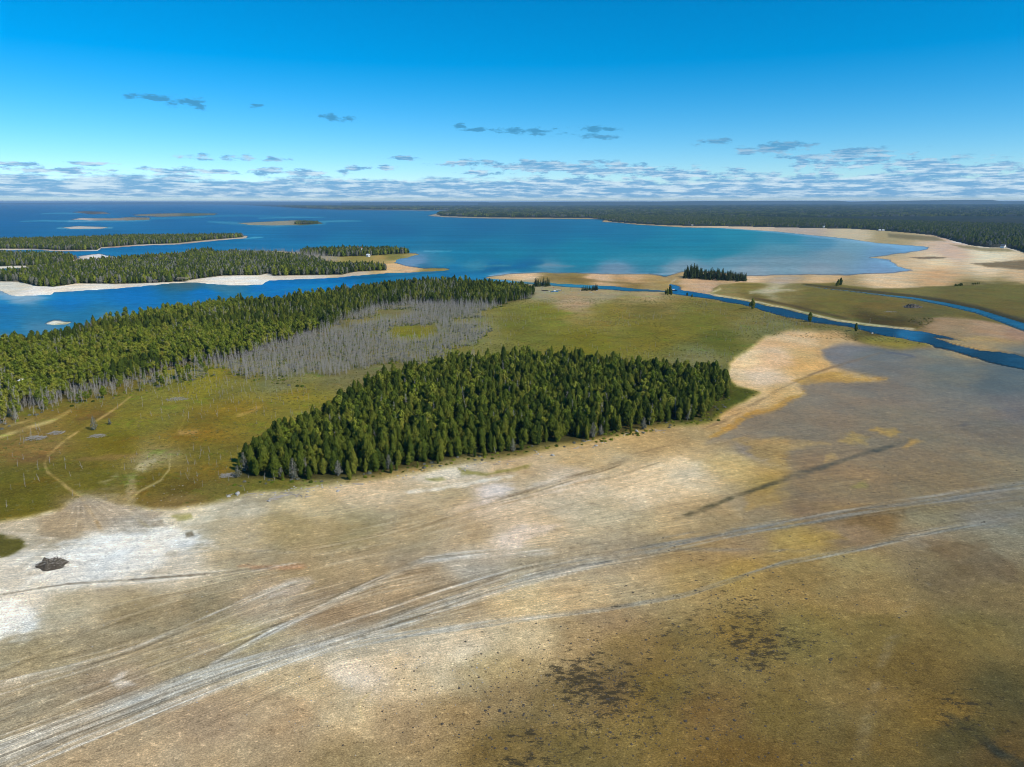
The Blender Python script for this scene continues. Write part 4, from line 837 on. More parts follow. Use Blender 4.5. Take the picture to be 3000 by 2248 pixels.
# ------------------------------------------------------------------ mesh builders
class MB:
    def __init__(s):
        s.v = []; s.f = []; s.n = 0; s.t = []
    def add(s, verts, faces, tint=None):
        verts = np.asarray(verts, float).reshape(-1, 3)
        s.v.append(verts)
        for f in faces: s.f.append(tuple(int(i) + s.n for i in f))
        s.t.append(np.full(len(verts), 0.5) if tint is None else np.asarray(tint, float))
        s.n += len(verts)
    def quads(s, c, a, b, tint):
        """c centres, a and b half axes (n,3)"""
        n = len(c)
        v = np.stack([c - a - b, c + a - b * 0.6, c + a * 0.5 + b, c - a * 0.7 + b * 0.8], 1).reshape(-1, 3)
        base = np.arange(n)[:, None] * 4 + np.arange(4)
        s.v.append(v); s.f += [tuple(int(i) + s.n for i in r) for r in base]
        s.t.append(np.repeat(tint, 4)); s.n += 4 * n
    def tube(s, pts, radii, sides=5, cap=True):
        pts = np.asarray(pts, float); k = len(pts)
        vs = []
        for i in range(k):
            d = pts[min(i + 1, k - 1)] - pts[max(i - 1, 0)]
            d = d / (np.linalg.norm(d) + 1e-9)
            r = np.cross(d, (0, 0, 1.0) if abs(d[2]) < 0.9 else (1.0, 0, 0)); r /= np.linalg.norm(r)
            q = np.cross(d, r)
            for j in range(sides):
                a = 2 * math.pi * j / sides
                vs.append(pts[i] + radii[i] * (math.cos(a) * r + math.sin(a) * q))
        fs = []
        for i in range(k - 1):
            for j in range(sides):
                fs.append((i * sides + j, i * sides + (j + 1) % sides, (i + 1) * sides + (j + 1) % sides, (i + 1) * sides + j))
        if cap:
            fs.append(tuple(range((k - 1) * sides, k * sides)))
            fs.append(tuple(range(sides - 1, -1, -1)))
        s.add(vs, fs)
    def box(s, x0, x1, y0, y1, z0, z1):
        v = [(x0, y0, z0), (x1, y0, z0), (x1, y1, z0), (x0, y1, z0), (x0, y0, z1), (x1, y0, z1), (x1, y1, z1), (x0, y1, z1)]
        s.add(v, [(0, 3, 2, 1), (4, 5, 6, 7), (0, 1, 5, 4), (1, 2, 6, 5), (2, 3, 7, 6), (3, 0, 4, 7)])
    def mesh(s, name, mat, smooth_=False):
        me = bpy.data.meshes.new(name)
        V = np.concatenate(s.v) if s.v else np.zeros((0, 3))
        me.from_pydata(V.tolist(), [], s.f)
        T = np.concatenate(s.t)
        at = me.attributes.new('Tint', 'FLOAT', 'POINT'); at.data.foreach_set('value', T.astype(np.float32))
        me.materials.append(mat)
        if smooth_: me.polygons.foreach_set('use_smooth', [True] * len(me.polygons))
        me.update()
        return me
    def build(s, name, mat, parent=None, smooth_=False):
        o = bpy.data.objects.new(name, s.mesh(name, mat, smooth_))
        COL.objects.link(o)
        if parent: o.parent = parent
        return o
def link(name, me, parent=None):
    o = bpy.data.objects.new(name, me); COL.objects.link(o)
    if parent: o.parent = parent
    return o
def tag(o, label, cat, group=None):
    o['label'] = label; o['category'] = cat
    if group: o['group'] = group
    return o
def empty(name, loc, rz=0.0, scale=1.0):
    o = bpy.data.objects.new(name, None); COL.objects.link(o)
    o.empty_display_size = 0.5
    o.location = loc; o.rotation_euler = (0, 0, rz)
    o.scale = (scale, scale, scale) if isinstance(scale, (int, float)) else scale
    return o

def unit(a):
    return a / (np.linalg.norm(a, axis=1, keepdims=True) + 1e-9)
def leaf_axes(rng, nrm, size):
    n = len(nrm)
    nrm = unit(nrm + rng.normal(0, 0.45, (n, 3)))
    up = np.tile(np.array([0, 0, 1.0]), (n, 1)) + rng.normal(0, 0.35, (n, 3))
    a = unit(np.cross(up, nrm)); b = np.cross(nrm, a)
    return a * (size * rng.uniform(0.55, 1.0, n))[:, None], b * (size * rng.uniform(0.8, 1.5, n))[:, None]

def cedar_crown(seed, h=11.0, Rm=1.7, n=900, leaf=0.30, bulge=0.30, power=0.8, low=0.05):
    rng = np.random.default_rng(seed)
    mb = MB()
    ph = rng.uniform(0, 6.28, 8); lean = rng.normal(0, 0.03, 2)
    def rad(t, a):
        prof = np.minimum(1, (t + 0.10) / bulge) ** 0.6 * (1 - np.clip((t - bulge * 0.5) / (1 - bulge * 0.5), 0, 1) ** 1.35) ** power
        lob = 1 + 0.20 * np.sin(2 * a + ph[0] + 7 * t) + 0.20 * np.sin(3 * a + ph[1] - 13 * t) + 0.16 * np.sin(a + ph[2] + 22 * t) + 0.12 * np.sin(5 * a + 31 * t + ph[3])
        return Rm * prof * lob
    t = rng.beta(1.0, 1.25, n); a = rng.uniform(0, 2 * math.pi, n)
    r = rad(t, a) * rng.uniform(0.72, 1.08, n) + 0.05
    z = h * (low + (1 - low) * t)
    c = np.stack([r * np.cos(a) + lean[0] * z, r * np.sin(a) + lean[1] * z, z], 1)
    nrm = np.stack([np.cos(a), np.sin(a), np.full(n, 0.45)], 1)
    size = leaf * (0.55 + 0.6 * (1 - t)) * rng.uniform(0.7, 1.3, n)
    A, B = leaf_axes(rng, nrm, size)
    mb.quads(c, A, B, np.clip(rng.normal(0.5, 0.25, n) , 0, 1))
    # inner mass of the same sprays
    ring = 9; lv = 8; vs = []
    for i in range(lv):
        tt = i / (lv - 1)
        for j in range(ring):
            aa = 2 * math.pi * j / ring
            rr = float(rad(np.array([tt * 0.97]), np.array([aa]))[0]) * 0.72 + 0.02
            zz = h * (low + 0.03 + (0.95 - low) * tt)
            vs.append((rr * math.cos(aa) + lean[0] * zz, rr * math.sin(aa) + lean[1] * zz, zz))
    fs = [(i * ring + j, i * ring + (j + 1) % ring, (i + 1) * ring + (j + 1) % ring, (i + 1) * ring + j) for i in range(lv - 1) for j in range(ring)]
    fs.append(tuple(range(ring - 1, -1, -1)))
    mb.add(vs, fs, rng.uniform(0.2, 0.6, len(vs)))
    return mb
def cedar_trunk(h, r=0.16, seed=0):
    mb = MB(); rng = np.random.default_rng(seed)
    mb.tube([(0, 0, -0.4), (0, 0, 0.5), (0.03, 0.02, h * 0.4), (0, 0, h * 0.92)], [r * 1.3, r, r * 0.7, 0.02], 6)
    for k in range(5):
        a = rng.uniform(0, 6.28); z = h * rng.uniform(0.06, 0.5)
        mb.tube([(0, 0, z), (math.cos(a) * 0.8, math.sin(a) * 0.8, z + 0.3)], [0.04, 0.015], 4)
    return mb
def broad_crown(seed, h=10.0, n=1000, leaf=0.30, spread=1.0):
    rng = np.random.default_rng(seed)
    mb = MB()
    nb = rng.integers(7, 11)
    per = n // nb
    for k in range(nb):
        tt = 0.36 + 0.60 * (k + rng.uniform(0, 1)) / nb
        rr = (1.5 * math.sin(math.pi * min(1, (tt - 0.25) / 0.8)) ** 0.7 + 0.3) * spread
        a = rng.uniform(0, 6.28); off = rng.uniform(0.2, 0.9) * rr
        ctr = np.array([off * math.cos(a), off * math.sin(a), h * tt])
        rad = rng.uniform(0.75, 1.15) * (0.6 + 0.4 * rr)
        d = unit(rng.normal(0, 1, (per, 3)))
        lob = 1 + 0.2 * np.sin(4 * d[:, 0] + k) + 0.2 * np.sin(5 * d[:, 1] + 2 * k)
        c = ctr + d * (rad * lob * rng.uniform(0.6, 1.08, per))[:, None] * np.array([1, 1, 1.15])
        A, B = leaf_axes(rng, d + np.array([0, 0, 0.3]), leaf * rng.uniform(0.6, 1.3, per))
        mb.quads(c, A, B, np.clip(rng.normal(0.35 + 0.3 * rng.uniform(), 0.22, per), 0, 1))
    return mb
def broad_trunk(seed, h=10.0, r=0.14):
    rng = np.random.default_rng(seed); mb = MB()
    lx, ly = rng.normal(0, 0.25, 2)
    mb.tube([(0, 0, -0.4), (0, 0, 0.4), (lx, ly, h * 0.4), (lx * 1.3, ly * 1.3, h * 0.85)], [r * 1.3, r, r * 0.75, 0.03], 6)
    for k in range(8):
        z = h * rng.uniform(0.3, 0.8); a = rng.uniform(0, 6.28); l = rng.uniform(1.0, 1.8)
        x0, y0 = lx * z / (h * 0.4) * 0.8, ly * z / (h * 0.4) * 0.8
        mb.tube([(x0, y0, z), (x0 + math.cos(a) * l * 0.6, y0 + math.sin(a) * l * 0.6, z + l * 0.6), (x0 + math.cos(a) * l, y0 + math.sin(a) * l, z + l * 1.2)], [0.06, 0.04, 0.015], 4)
    return mb
def dead_parts(seed, h=8.0, nb=26, r=0.10, br=0.030, spread=1.3):
    rng = np.random.default_rng(seed)
    tr = MB(); lx, ly = rng.normal(0, 0.02, 2) * h
    P = lambda t: np.array([lx * t * t, ly * t * t, h * t])
    tr.tube([P(0) - (0, 0, 0.4), P(0.05), P(0.35), P(0.7), P(1.0)], [r * 1.25, r, r * 0.8, r * 0.5, 0.02], 5)
    bs = MB()
    for k in range(nb):
        t = rng.uniform(0.12, 0.97); a = rng.uniform(0, 6.28)
        l = spread * (1.05 - t * 0.75) * rng.uniform(0.5, 1.1)
        p = P(t); q = p + np.array([math.cos(a) * l * 0.55, math.sin(a) * l * 0.55, l * rng.uniform(0.0, 0.35)])
        e = p + np.array([math.cos(a + 0.2) * l, math.sin(a + 0.2) * l, l * rng.uniform(0.1, 0.8)])
        bs.tube([p, q, e], [br, br * 0.8, br * 0.4], 3, False)
        if k % 2 == 0:
            e2 = q + np.array([math.cos(a - 0.7) * l * 0.5, math.sin(a - 0.7) * l * 0.5, l * rng.uniform(0.1, 0.5)])
            bs.tube([q, e2], [br * 0.7, br * 0.35], 3, False)
    return tr, bs
def spruce_crown(seed, h=12.0, Rm=1.7, tiers=13, per=26, leaf=0.42):
    rng = np.random.default_rng(seed); mb = MB()
    for i in range(tiers):
        t = i / tiers
        z = h * (0.08 + 0.90 * t); rr = Rm * (1 - t) ** 0.85 + 0.1
        n = max(7, int(per * (1 - t * 0.7)))
        a = rng.uniform(0, 6.28, n); f = rng.uniform(0.3, 1.1, n)
        c = np.stack([rr * f * np.cos(a), rr * f * np.sin(a), z + 0.25 - 0.45 * f * rr * 0.6 + rng.normal(0, 0.12, n)], 1)
        nrm = np.stack([np.cos(a) * 0.7, np.sin(a) * 0.7, np.full(n, 0.8)], 1)
        A, B = leaf_axes(rng, nrm, leaf * (0.6 + 0.6 * (1 - t)) * rng.uniform(0.7, 1.3, n))
        mb.quads(c, A, B, np.clip(rng.normal(0.5, 0.25, n), 0, 1))
    vs = []; ring = 8
    for i in range(6):
        t = i / 5
        for j in range(ring):
            aa = 6.283 * j / ring; rr = (Rm * (1 - t) ** 0.9) * 0.55 * (1 + 0.2 * math.sin(3 * aa + 7 * t)) + 0.02
            vs.append((rr * math.cos(aa), rr * math.sin(aa), h * (0.1 + 0.86 * t)))
    fs = [(i * ring + j, i * ring + (j + 1) % ring, (i + 1) * ring + (j + 1) % ring, (i + 1) * ring + j) for i in range(5) for j in range(ring)]
    fs.append(tuple(range(ring - 1, -1, -1)))
    mb.add(vs, fs, np.full(len(vs), 0.35))
    return mb

# prototypes ---------------------------------------------------------------
CED = []   # (crown mesh, trunk mesh, height)
for k in range(9):
    h = [11, 12, 10, 12.5, 9.5, 11.5, 8.5, 10.5, 9][k]; rm = [1.55, 1.9, 2.1, 1.6, 1.9, 2.3, 2.0, 2.5, 1.5][k]
    CED.append((cedar_crown(100 + k, h, rm, 1300, 0.28, [.45, .5, .6, .5, .65, .6, .6, .7, .75][k], [.62, .55, .5, .6, .45, .5, .45, .42, .4][k]).mesh('cedar_crown', M_CEDAR), cedar_trunk(h, 0.17, k).mesh('cedar_trunk', M_BARK), h))
BRO = []
for k in range(6):
    h = [10, 11, 9, 12, 8.5, 10.5][k]
    BRO.append((broad_crown(200 + k, h, 1000, 0.30, [1, .85, 1.1, .9, 1.2, 1.0][k]).mesh('poplar_crown', M_BROAD), broad_trunk(220 + k, h).mesh('poplar_trunk', M_PALEBARK), h))
DED = []
for k in range(6):
    h = [8, 9.5, 7, 10, 6, 8.5][k]
    tr, bs = dead_parts(300 + k, h, [64, 70, 60, 66, 56, 62][k], 0.075, 0.032, [1.2, 1.0, 1.5, 1.1, 1.4, 1.3][k])
    DED.append((bs.mesh('dead_branches', M_DEAD), tr.mesh('dead_trunk', M_DEAD), h))
SPR = []
for k in range(4):
    h = [12, 14, 10.5, 13][k]
    SPR.append((spruce_crown(400 + k, h, [2.6, 2.4, 2.7, 2.3][k]).mesh('spruce_crown', M_SPRUCE), cedar_trunk(h, 0.18, 40 + k).mesh('spruce_trunk', M_BARK), h))
GRY = []   # half bare grey-green cedars
for k in range(3):
    h = [8.5, 7.0, 9.5][k]
    mb = cedar_crown(500 + k, h, 1.7, 420, 0.22, 0.4, 0.7)
    # keep only the sprays, not the full inner mass
    nq = 420 * 4
    mb2 = MB(); V = np.concatenate(mb.v); T = np.concatenate(mb.t)
    mb2.add(V[:nq], [f for f in mb.f if max(f) < nq], T[:nq])
    tr, bs = dead_parts(520 + k, h, 46, 0.11, 0.035, 1.5)
    GRY.append((mb2.mesh('thin_crown', M_BRUSH), tr.mesh('grey_trunk', M_DEAD), h, bs.mesh('grey_branches', M_DEAD)))

def joined(name, meshes):
    """one prototype mesh out of several (for the woods that read as one mass)"""
    V = []; Fc = []; T = []; mi = []; mats = []; n = 0
    for me in meshes:
        co = np.empty(len(me.vertices) * 3, np.float32); me.vertices.foreach_get('co', co)
        V.append(co.reshape(-1, 3))
        for p in me.polygons: Fc.append(tuple(i + n for i in p.vertices)); mi.append(len(mats))
        t = np.empty(len(me.vertices), np.float32); me.attributes['Tint'].data.foreach_get('value', t); T.append(t)
        mats.append(me.materials[0]); n += len(me.vertices)
    m = bpy.data.meshes.new(name)
    m.from_pydata(np.concatenate(V).tolist(), [], Fc)
    at = m.attributes.new('Tint', 'FLOAT', 'POINT'); at.data.foreach_set('value', np.concatenate(T))
    for x in mats: m.materials.append(x)
    m.polygons.foreach_set('material_index', mi)
    m.update()
    return m
PROTO = {}
def proto_collection(key, meshes):
    c = bpy.data.collections.new('source_' + key)
    for i, me in enumerate(meshes):
        c.objects.link(bpy.data.objects.new('source_%s_%02d' % (key, i), me))
    PROTO[key] = (c, len(meshes))
    return c
proto_collection('cedar', [joined('cedar', m[:2]) for m in CED])
proto_collection('broad', [joined('poplar', m[:2]) for m in BRO])
proto_collection('dead', [joined('dead_tree', m[:2]) for m in DED])
proto_collection('spruce', [joined('spruce', m[:2]) for m in SPR])
# lighter trees for far woods
FARM = []
for k in range(5):
    h = [10, 11, 9, 10, 8.5][k]
    mb = cedar_crown(600 + k, h, [1.9, 1.7, 2.2, 2.4, 2.6][k], 130, 0.62, [.3, .3, .45, .5, .55][k], [.8, .85, .65, .6, .55][k])
    FARM.append(mb.mesh('far_tree', [M_CEDAR, M_CEDAR, M_BROAD, M_CEDAR, M_SPRUCE][k]))
for k in range(2):
    FARM.append(cedar_crown(620 + k, [8.0, 9.0][k], 2.0, 130, 0.5, .5, .5).mesh('far_grey_tree', M_BRUSH))
proto_collection('far', FARM)
CLU = []
for k in range(5):
    r_ = np.random.default_rng(640 + k); mb = MB()
    for j in range(7):
        c = cedar_crown(650 + 10 * k + j, float(r_.uniform(7, 12)), float(r_.uniform(2.0, 3.4)), 40, 1.3, .5, .55)
        V = np.concatenate(c.v) + np.array([r_.uniform(-13, 13), r_.uniform(-13, 13), 0]); mb.add(V, c.f, np.concatenate(c.t))
    CLU.append(mb.mesh('tree_clump', [M_CEDAR, M_SPRUCE, M_BROAD, M_SPRUCE, M_BRUSH][k]))
proto_collection('clump', CLU)
# tufts of sedge, and low stems
TUF = []
for k in range(4):
    rng = np.random.default_rng(700 + k); n = 26
    c = np.stack([rng.normal(0, 0.35, n), rng.normal(0, 0.35, n), np.full(n, 0.12)], 1)
    A, B = leaf_axes(rng, rng.normal(0, 1, (n, 3)) * np.array([1, 1, 0.3]), rng.uniform(0.06, 0.16, n))
    B = B * 0.6 + np.array([0, 0, 0.14]); 
    mb = MB(); mb.quads(c, A, B, rng.uniform(0, 1, n)); TUF.append(mb.mesh('tuft', M_GRASS))
proto_collection('tuft', TUF)
STM = []
for k in range(4):
    tr, bs = dead_parts(720 + k, [2.2, 1.6, 3.0, 2.5][k], 9, 0.045, 0.018, 0.5)
    STM.append(joined('stem', [tr.mesh('a', M_DEAD), bs.mesh('b', M_DEAD)]))
proto_collection('stem', STM)
BUS = []
for k in range(3):
    rng = np.random.default_rng(740 + k); n = 220
    d = unit(rng.normal(0, 1, (n, 3))); d[:, 2] = np.abs(d[:, 2])
    c = d * np.array([1.0, 1.0, 0.8]) * rng.uniform(0.5, 1.0, n)[:, None]
    A, B = leaf_axes(rng, d, rng.uniform(0.10, 0.22, n)); mb = MB(); mb.quads(c, A, B, rng.uniform(0, 1, n))
    BUS.append(mb.mesh('shrub', [M_CEDAR, M_BRUSH, M_BROAD][k]))
proto_collection('bush', BUS)

def scatter(name, key, X, Y, Z, scl, seed, label, cat):
    tilt = 0.11 if key in ('dead', 'stem') else 0.035
    rng = np.random.default_rng(seed)
    n = len(X)
    coll, cnt = PROTO[key]
    me = bpy.data.meshes.new(name)
    me.vertices.add(n); me.vertices.foreach_set('co', np.stack([X, Y, Z], 1).astype(np.float32).ravel())
    a = me.attributes.new('rot', 'FLOAT_VECTOR', 'POINT')
    a.data.foreach_set('vector', np.stack([rng.normal(0, tilt, n), rng.normal(0, tilt, n), rng.uniform(0, 6.283, n)], 1).astype(np.float32).ravel())
    a = me.attributes.new('scl', 'FLOAT_VECTOR', 'POINT')
    w = rng.uniform(0.85, 1.2, n)
    a.data.foreach_set('vector', np.stack([scl * w, scl * w, scl * rng.uniform(0.9, 1.1, n)], 1).astype(np.float32).ravel())
    a = me.attributes.new('pick', 'INT', 'POINT'); a.data.foreach_set('value', rng.integers(0, cnt, n).astype(np.int32))
    ng = bpy.data.node_groups.new(name, 'GeometryNodeTree')
    ng.interface.new_socket('Geometry', in_out='INPUT', socket_type='NodeSocketGeometry')
    ng.interface.new_socket('Geometry', in_out='OUTPUT', socket_type='NodeSocketGeometry')
    gi = ng.nodes.new('NodeGroupInput'); go = ng.nodes.new('NodeGroupOutput')
    ip = ng.nodes.new('GeometryNodeInstanceOnPoints')
    ci = ng.nodes.new('GeometryNodeCollectionInfo'); ci.inputs['Collection'].default_value = coll
    ci.inputs['Separate Children'].default_value = True; ci.inputs['Reset Children'].default_value = True
    def na(nm, dt):
        k = ng.nodes.new('GeometryNodeInputNamedAttribute'); k.data_type = dt; k.inputs['Name'].default_value = nm
        return k.outputs['Attribute']
    e2r = ng.nodes.new('FunctionNodeEulerToRotation')
    ng.links.new(na('rot', 'FLOAT_VECTOR'), e2r.inputs[0])
    ng.links.new(gi.outputs[0], ip.inputs['Points']); ng.links.new(ci.outputs[0], ip.inputs['Instance'])
    ip.inputs['Pick Instance'].default_value = True
    ng.links.new(na('pick', 'INT'), ip.inputs['Instance Index'])
    ng.links.new(e2r.outputs[0], ip.inputs['Rotation']); ng.links.new(na('scl', 'FLOAT_VECTOR'), ip.inputs['Scale'])
    ng.links.new(ip.outputs[0], go.inputs[0])
    o = bpy.data.objects.new(name, me); COL.objects.link(o)
    md = o.modifiers.new('scatter', 'NODES'); md.node_group = ng
    o['kind'] = 'stuff'; tag(o, label, cat)
    return o

def fill(poly_px, cell, seed, keep=1.0, jitter=0.45, edge_warp=True):
    """jittered grid of ground points inside a traced footprint"""
    P = np.array([to_ground(u, v) for u, v in poly_px])
    rng = np.random.default_rng(seed)
    xs = np.arange(P[:, 0].min(), P[:, 0].max(), cell); ys = np.arange(P[:, 1].min(), P[:, 1].max(), cell)
    X, Y = np.meshgrid(xs, ys); X = X.ravel(); Y = Y.ravel()
    X = X + rng.uniform(-jitter, jitter, X.shape) * cell; Y = Y + rng.uniform(-jitter, jitter, Y.shape) * cell
    m = rng.uniform(0, 1, X.shape) < keep
    X, Y = X[m], Y[m]
    u, v = to_pixel(X, Y)
    if edge_warp: u, v = warp(u, v)
    m = inside(u, v, poly_px)
    return X[m], Y[m]

def place_tree(name, protos, k, x, y, z, rz, s, label, cat, group, pn=('crown', 'trunk')):
    e = empty(name, (x, y, z), rz, s)
    link(pn[1], protos[k][1], e); link(pn[0], protos[k][0], e)
    if len(protos[k]) > 3: link('branches', protos[k][3], e)
    if protos is DED: e.rotation_euler = (float(rng.normal(0, 0.10)), float(rng.normal(0, 0.10)), rz)
    tag(e, label, cat, group)
    return e

rng = np.random.default_rng(11)
# ------------------------------------------------------------------ the front wood
X, Y = fill(FOREST['front'], 2.75, 1, 0.92)
ue, ve = to_pixel(X, Y)
de, _ = seg_dist(ue, ve, FOREST['front'], True)
keep_ = rng.uniform(0, 1, len(X)) < np.clip(0.35 + de / 16.0, 0, 1)
X, Y = X[keep_], Y[keep_]
X2, Y2 = fill([(a, b + 9) for a, b in FOREST['front'][:20]] + FOREST['front'][19::-1], 3.2, 4, 0.22)   # stragglers in front of the wood
n_main = len(X); X = np.concatenate([X, X2]); Y = np.concatenate([Y, Y2])
Z = terrain_z(X, Y)
u, v = to_pixel(X, Y)
# the outer rows on the near and left sides are the trees that show largest
d_edge, t_edge = seg_dist(u, v, FOREST['front'][:20], False)
d_left, _ = seg_dist(u, v, FOREST['front'][30:] + FOREST['front'][:1], False)
score = np.hypot(X, Y) + 0.55 * np.minimum(d_edge, 120) + np.where(d_left < 22, -60, 0)
order = np.argsort(score)
single = order[:300]; rest = order[300:]
for i in single:
    k = int(rng.integers(0, len(CED))); s = float(rng.uniform(0.50, 0.90)) * (0.55 if i >= n_main else 1.0)
    near = d_edge[i] < 16
    if d_left[i] < 22 and u[i] < 1100:
        lab, grp = 'green cedar on the left flank of the big wood, facing the meadow', 'cedars on the left flank of the wood'
    elif near:
        lab, grp = 'bushy green cedar in the front row of the wood above the pale flats', 'cedars along the front edge of the wood'
    else:
        lab, grp = 'tall green cedar behind the front row of the big wood', 'cedars inside the front of the wood'
    if near and rng.uniform() < 0.13:
        k = int(rng.integers(0, 3))
        place_tree('grey_cedar', GRY, k, X[i], Y[i], Z[i], float(rng.uniform(0, 6.28)), float(rng.uniform(0.55, 0.9)), 'thin grey half-bare cedar in the front row of the big wood', 'tree', 'half-bare cedars at the wood front')
        continue
    if near: s *= 0.85
    place_tree('cedar_tree', CED, k, X[i], Y[i], Z[i], float(rng.uniform(0, 6.28)), s, lab, 'tree', grp)
scatter('cedar_wood', 'cedar', X[rest], Y[rest], Z[rest], rng.uniform(0.48, 0.94, len(rest)), 2, 'dense mass of green cedars filling the middle of the big wood', 'wood')
nb = rest[rng.uniform(0, 1, len(rest)) < 0.16]
scatter('leafy_trees_in_cedar_wood', 'broad', X[nb] + 1.3, Y[nb] + 1.0, Z[nb], rng.uniform(0.65, 0.95, len(nb)), 3, 'paler leafy crowns scattered through the big cedar wood', 'wood')

ng_ = rest[rng.uniform(0, 1, len(rest)) < 0.06]
scatter('grey_trees_in_cedar_wood', 'dead', X[ng_] - 1.2, Y[ng_] - 1.0, Z[ng_], rng.uniform(0.9, 1.2, len(ng_)), 5, 'bare grey trees showing through the big cedar wood', 'dead trees')
# ------------------------------------------------------------------ the left wood along the channel
X, Y = fill(FOREST['left'], 3.5, 21, 0.95)
Z = terrain_z(X, Y); u, v = to_pixel(X, Y)
ok = Z > 0
X, Y, Z, u, v = X[ok], Y[ok], Z[ok], u[ok], v[ok]
conif = fbm(X * 0.02, Y * 0.02, 77, 3) + np.clip((u - 500) / 1600, 0, 0.4) > 0.70
dist = np.hypot(X, Y)
inframe = (u > -60)
ordr = np.argsort(np.where(~conif & inframe, dist, 1e9))
nb_single = min(300, int((~conif & inframe).sum()))
single = ordr[:nb_single]
mask = np.ones(len(X), bool); mask[single] = False
d_front, _ = seg_dist(u, v, FOREST['left'][1:10], False)
for i in single:
    k = int(rng.integers(0, len(BRO)))
    if d_front[i] < 14:
        lab, grp = 'pale-trunked leafy tree at the meadow edge of the left wood', 'leafy trees along the meadow edge'
    else:
        lab, grp = 'rounded leafy tree inside the near end of the left wood', 'leafy trees inside the left wood'
    place_tree('poplar_tree', BRO, k, X[i], Y[i], Z[i], float(rng.uniform(0, 6.28)), float(rng.uniform(0.5, 0.98)), lab, 'tree', grp)
mb_ = mask & ~conif; mc_ = mask & conif
scatter('leafy_wood', 'broad', X[mb_], Y[mb_], Z[mb_], rng.uniform(0.5, 0.98, mb_.sum()), 22, 'mixed leafy wood along the blue channel on the left', 'wood')
scatter('conifer_wood', 'cedar', X[mc_], Y[mc_], Z[mc_], rng.uniform(0.5, 0.98, mc_.sum()), 23, 'dark conifers among the leafy trees of the left wood', 'wood')

gd = np.where((fbm(X * 0.03, Y * 0.03, 91, 3) > 0.56) & (rng.uniform(0, 1, len(X)) < 0.45))[0]
scatter('grey_trees_in_left_wood', 'dead', X[gd] + 1.5, Y[gd] - 1.5, Z[gd], rng.uniform(0.95, 1.3, len(gd)), 24, 'bare grey trees scattered through the left wood', 'dead trees')
# ------------------------------------------------------------------ dead trees
X, Y = fill(FOREST['dead'], 2.1, 31, 0.88)
u, v = to_pixel(X, Y)
ok = ~((((u - 1208) / 78) ** 2 + ((v - 980) / 23) ** 2) < 1)
dn = fbm(X * 0.03, Y * 0.03, 5, 3)
thin = np.where((u > 600) & (v > 1085), 0.55, 0.40) 
ok &= (dn + 0.25 * (fbm(X * 0.12, Y * 0.12, 6, 3) - 0.5)) > thin + 0.02
ok &= ~inside(u, v, FOREST['front'])
ok &= (u > 560) | (np.random.default_rng(36).uniform(0, 1, len(X)) < 0.5 * (0.4 + 1.2 * fbm(X * 0.07, Y * 0.07, 8, 3)))
X, Y, u, v = X[ok], Y[ok], u[ok], v[ok]
Z = terrain_z(X, Y)
ordr = np.argsort(np.where((u > 0) & (u < 1500), np.hypot(X, Y), 1e9))
single = ordr[:300]; mask = np.ones(len(X), bool); mask[single] = False
for i in single:
    k = int(rng.integers(0, len(DED)))
    if u[i] < 560:
        lab, grp = 'bare grey dead tree on the meadow side of the left wood', 'dead trees fringing the left wood'
    else:
        lab, grp = 'bare grey dead tree standing between the two woods', 'dead trees between the woods'
    place_tree('dead_tree', DED, k, X[i], Y[i], Z[i], float(rng.uniform(0, 6.28)), float(rng.uniform(0.55, 0.95)), lab, 'dead tree', grp)
fr = np.where((u < 620) & (rng.uniform(0, 1, len(X)) < 0.16))[0]
scatter('leafy_trees_in_dead_fringe', 'broad', X[fr] + 0.8, Y[fr] + 1.2, Z[fr], rng.uniform(0.35, 0.8, len(fr)), 34, 'young green trees among the grey trunks of the left fringe', 'wood')
sh = mask & (rng.uniform(0, 1, len(X)) < 0.45)
scatter('dead_belt_shrubs', 'bush', X[sh] + 1.0, Y[sh] + 0.7, Z[sh] - 0.05, rng.uniform(0.5, 1.3, sh.sum()), 33, 'low olive shrubs growing under the grey dead trees', 'shrubs')
scatter('dead_wood_belt', 'dead', X[mask], Y[mask], Z[mask], rng.uniform(0.3, 0.9, mask.sum()), 32, 'belt of bare grey dead trees behind the big wood', 'dead trees')

# ------------------------------------------------------------------ island woods (far masses)
def far_wood(name, key, cell, seed, proto, smin, smax, label, keep=0.95):
    X, Y = fill(FOREST[key], cell, seed, keep, edge_warp=False)
    Z = terrain_z(X, Y); ok = Z > 0.05
    X, Y, Z = X[ok], Y[ok], Z[ok]
    r_ = np.random.default_rng(seed)
    return scatter(name, proto, X, Y, Z, r_.uniform(smin, smax, len(X)), seed, label, 'wood')
far_wood('island_wood', 'island_a', 4.6, 41, 'far', 0.8, 1.15, 'long low wooded island farthest left in the lake')
far_wood('island_wood', 'island_b', 4.4, 42, 'far', 0.75, 1.1, 'mixed wood covering the nearer island across the channel')
far_wood('island_wood', 'island_c', 4.4, 43, 'far', 0.75, 1.1, 'wooded finger of land behind the nearer island, at the left edge')
far_wood('island_wood', 'island_tip', 4.4, 44, 'far', 0.85, 1.2, 'dark conifer stand on the sandy point of the island')
far_wood('island_wood', 'islet', 5.0, 45, 'far', 0.7, 1.0, 'small round clump of trees on the island bar')
far_wood('island_wood', 'reef_trees', 7.0, 46, 'far', 0.8, 1.2, 'low trees on the small reef island far out')
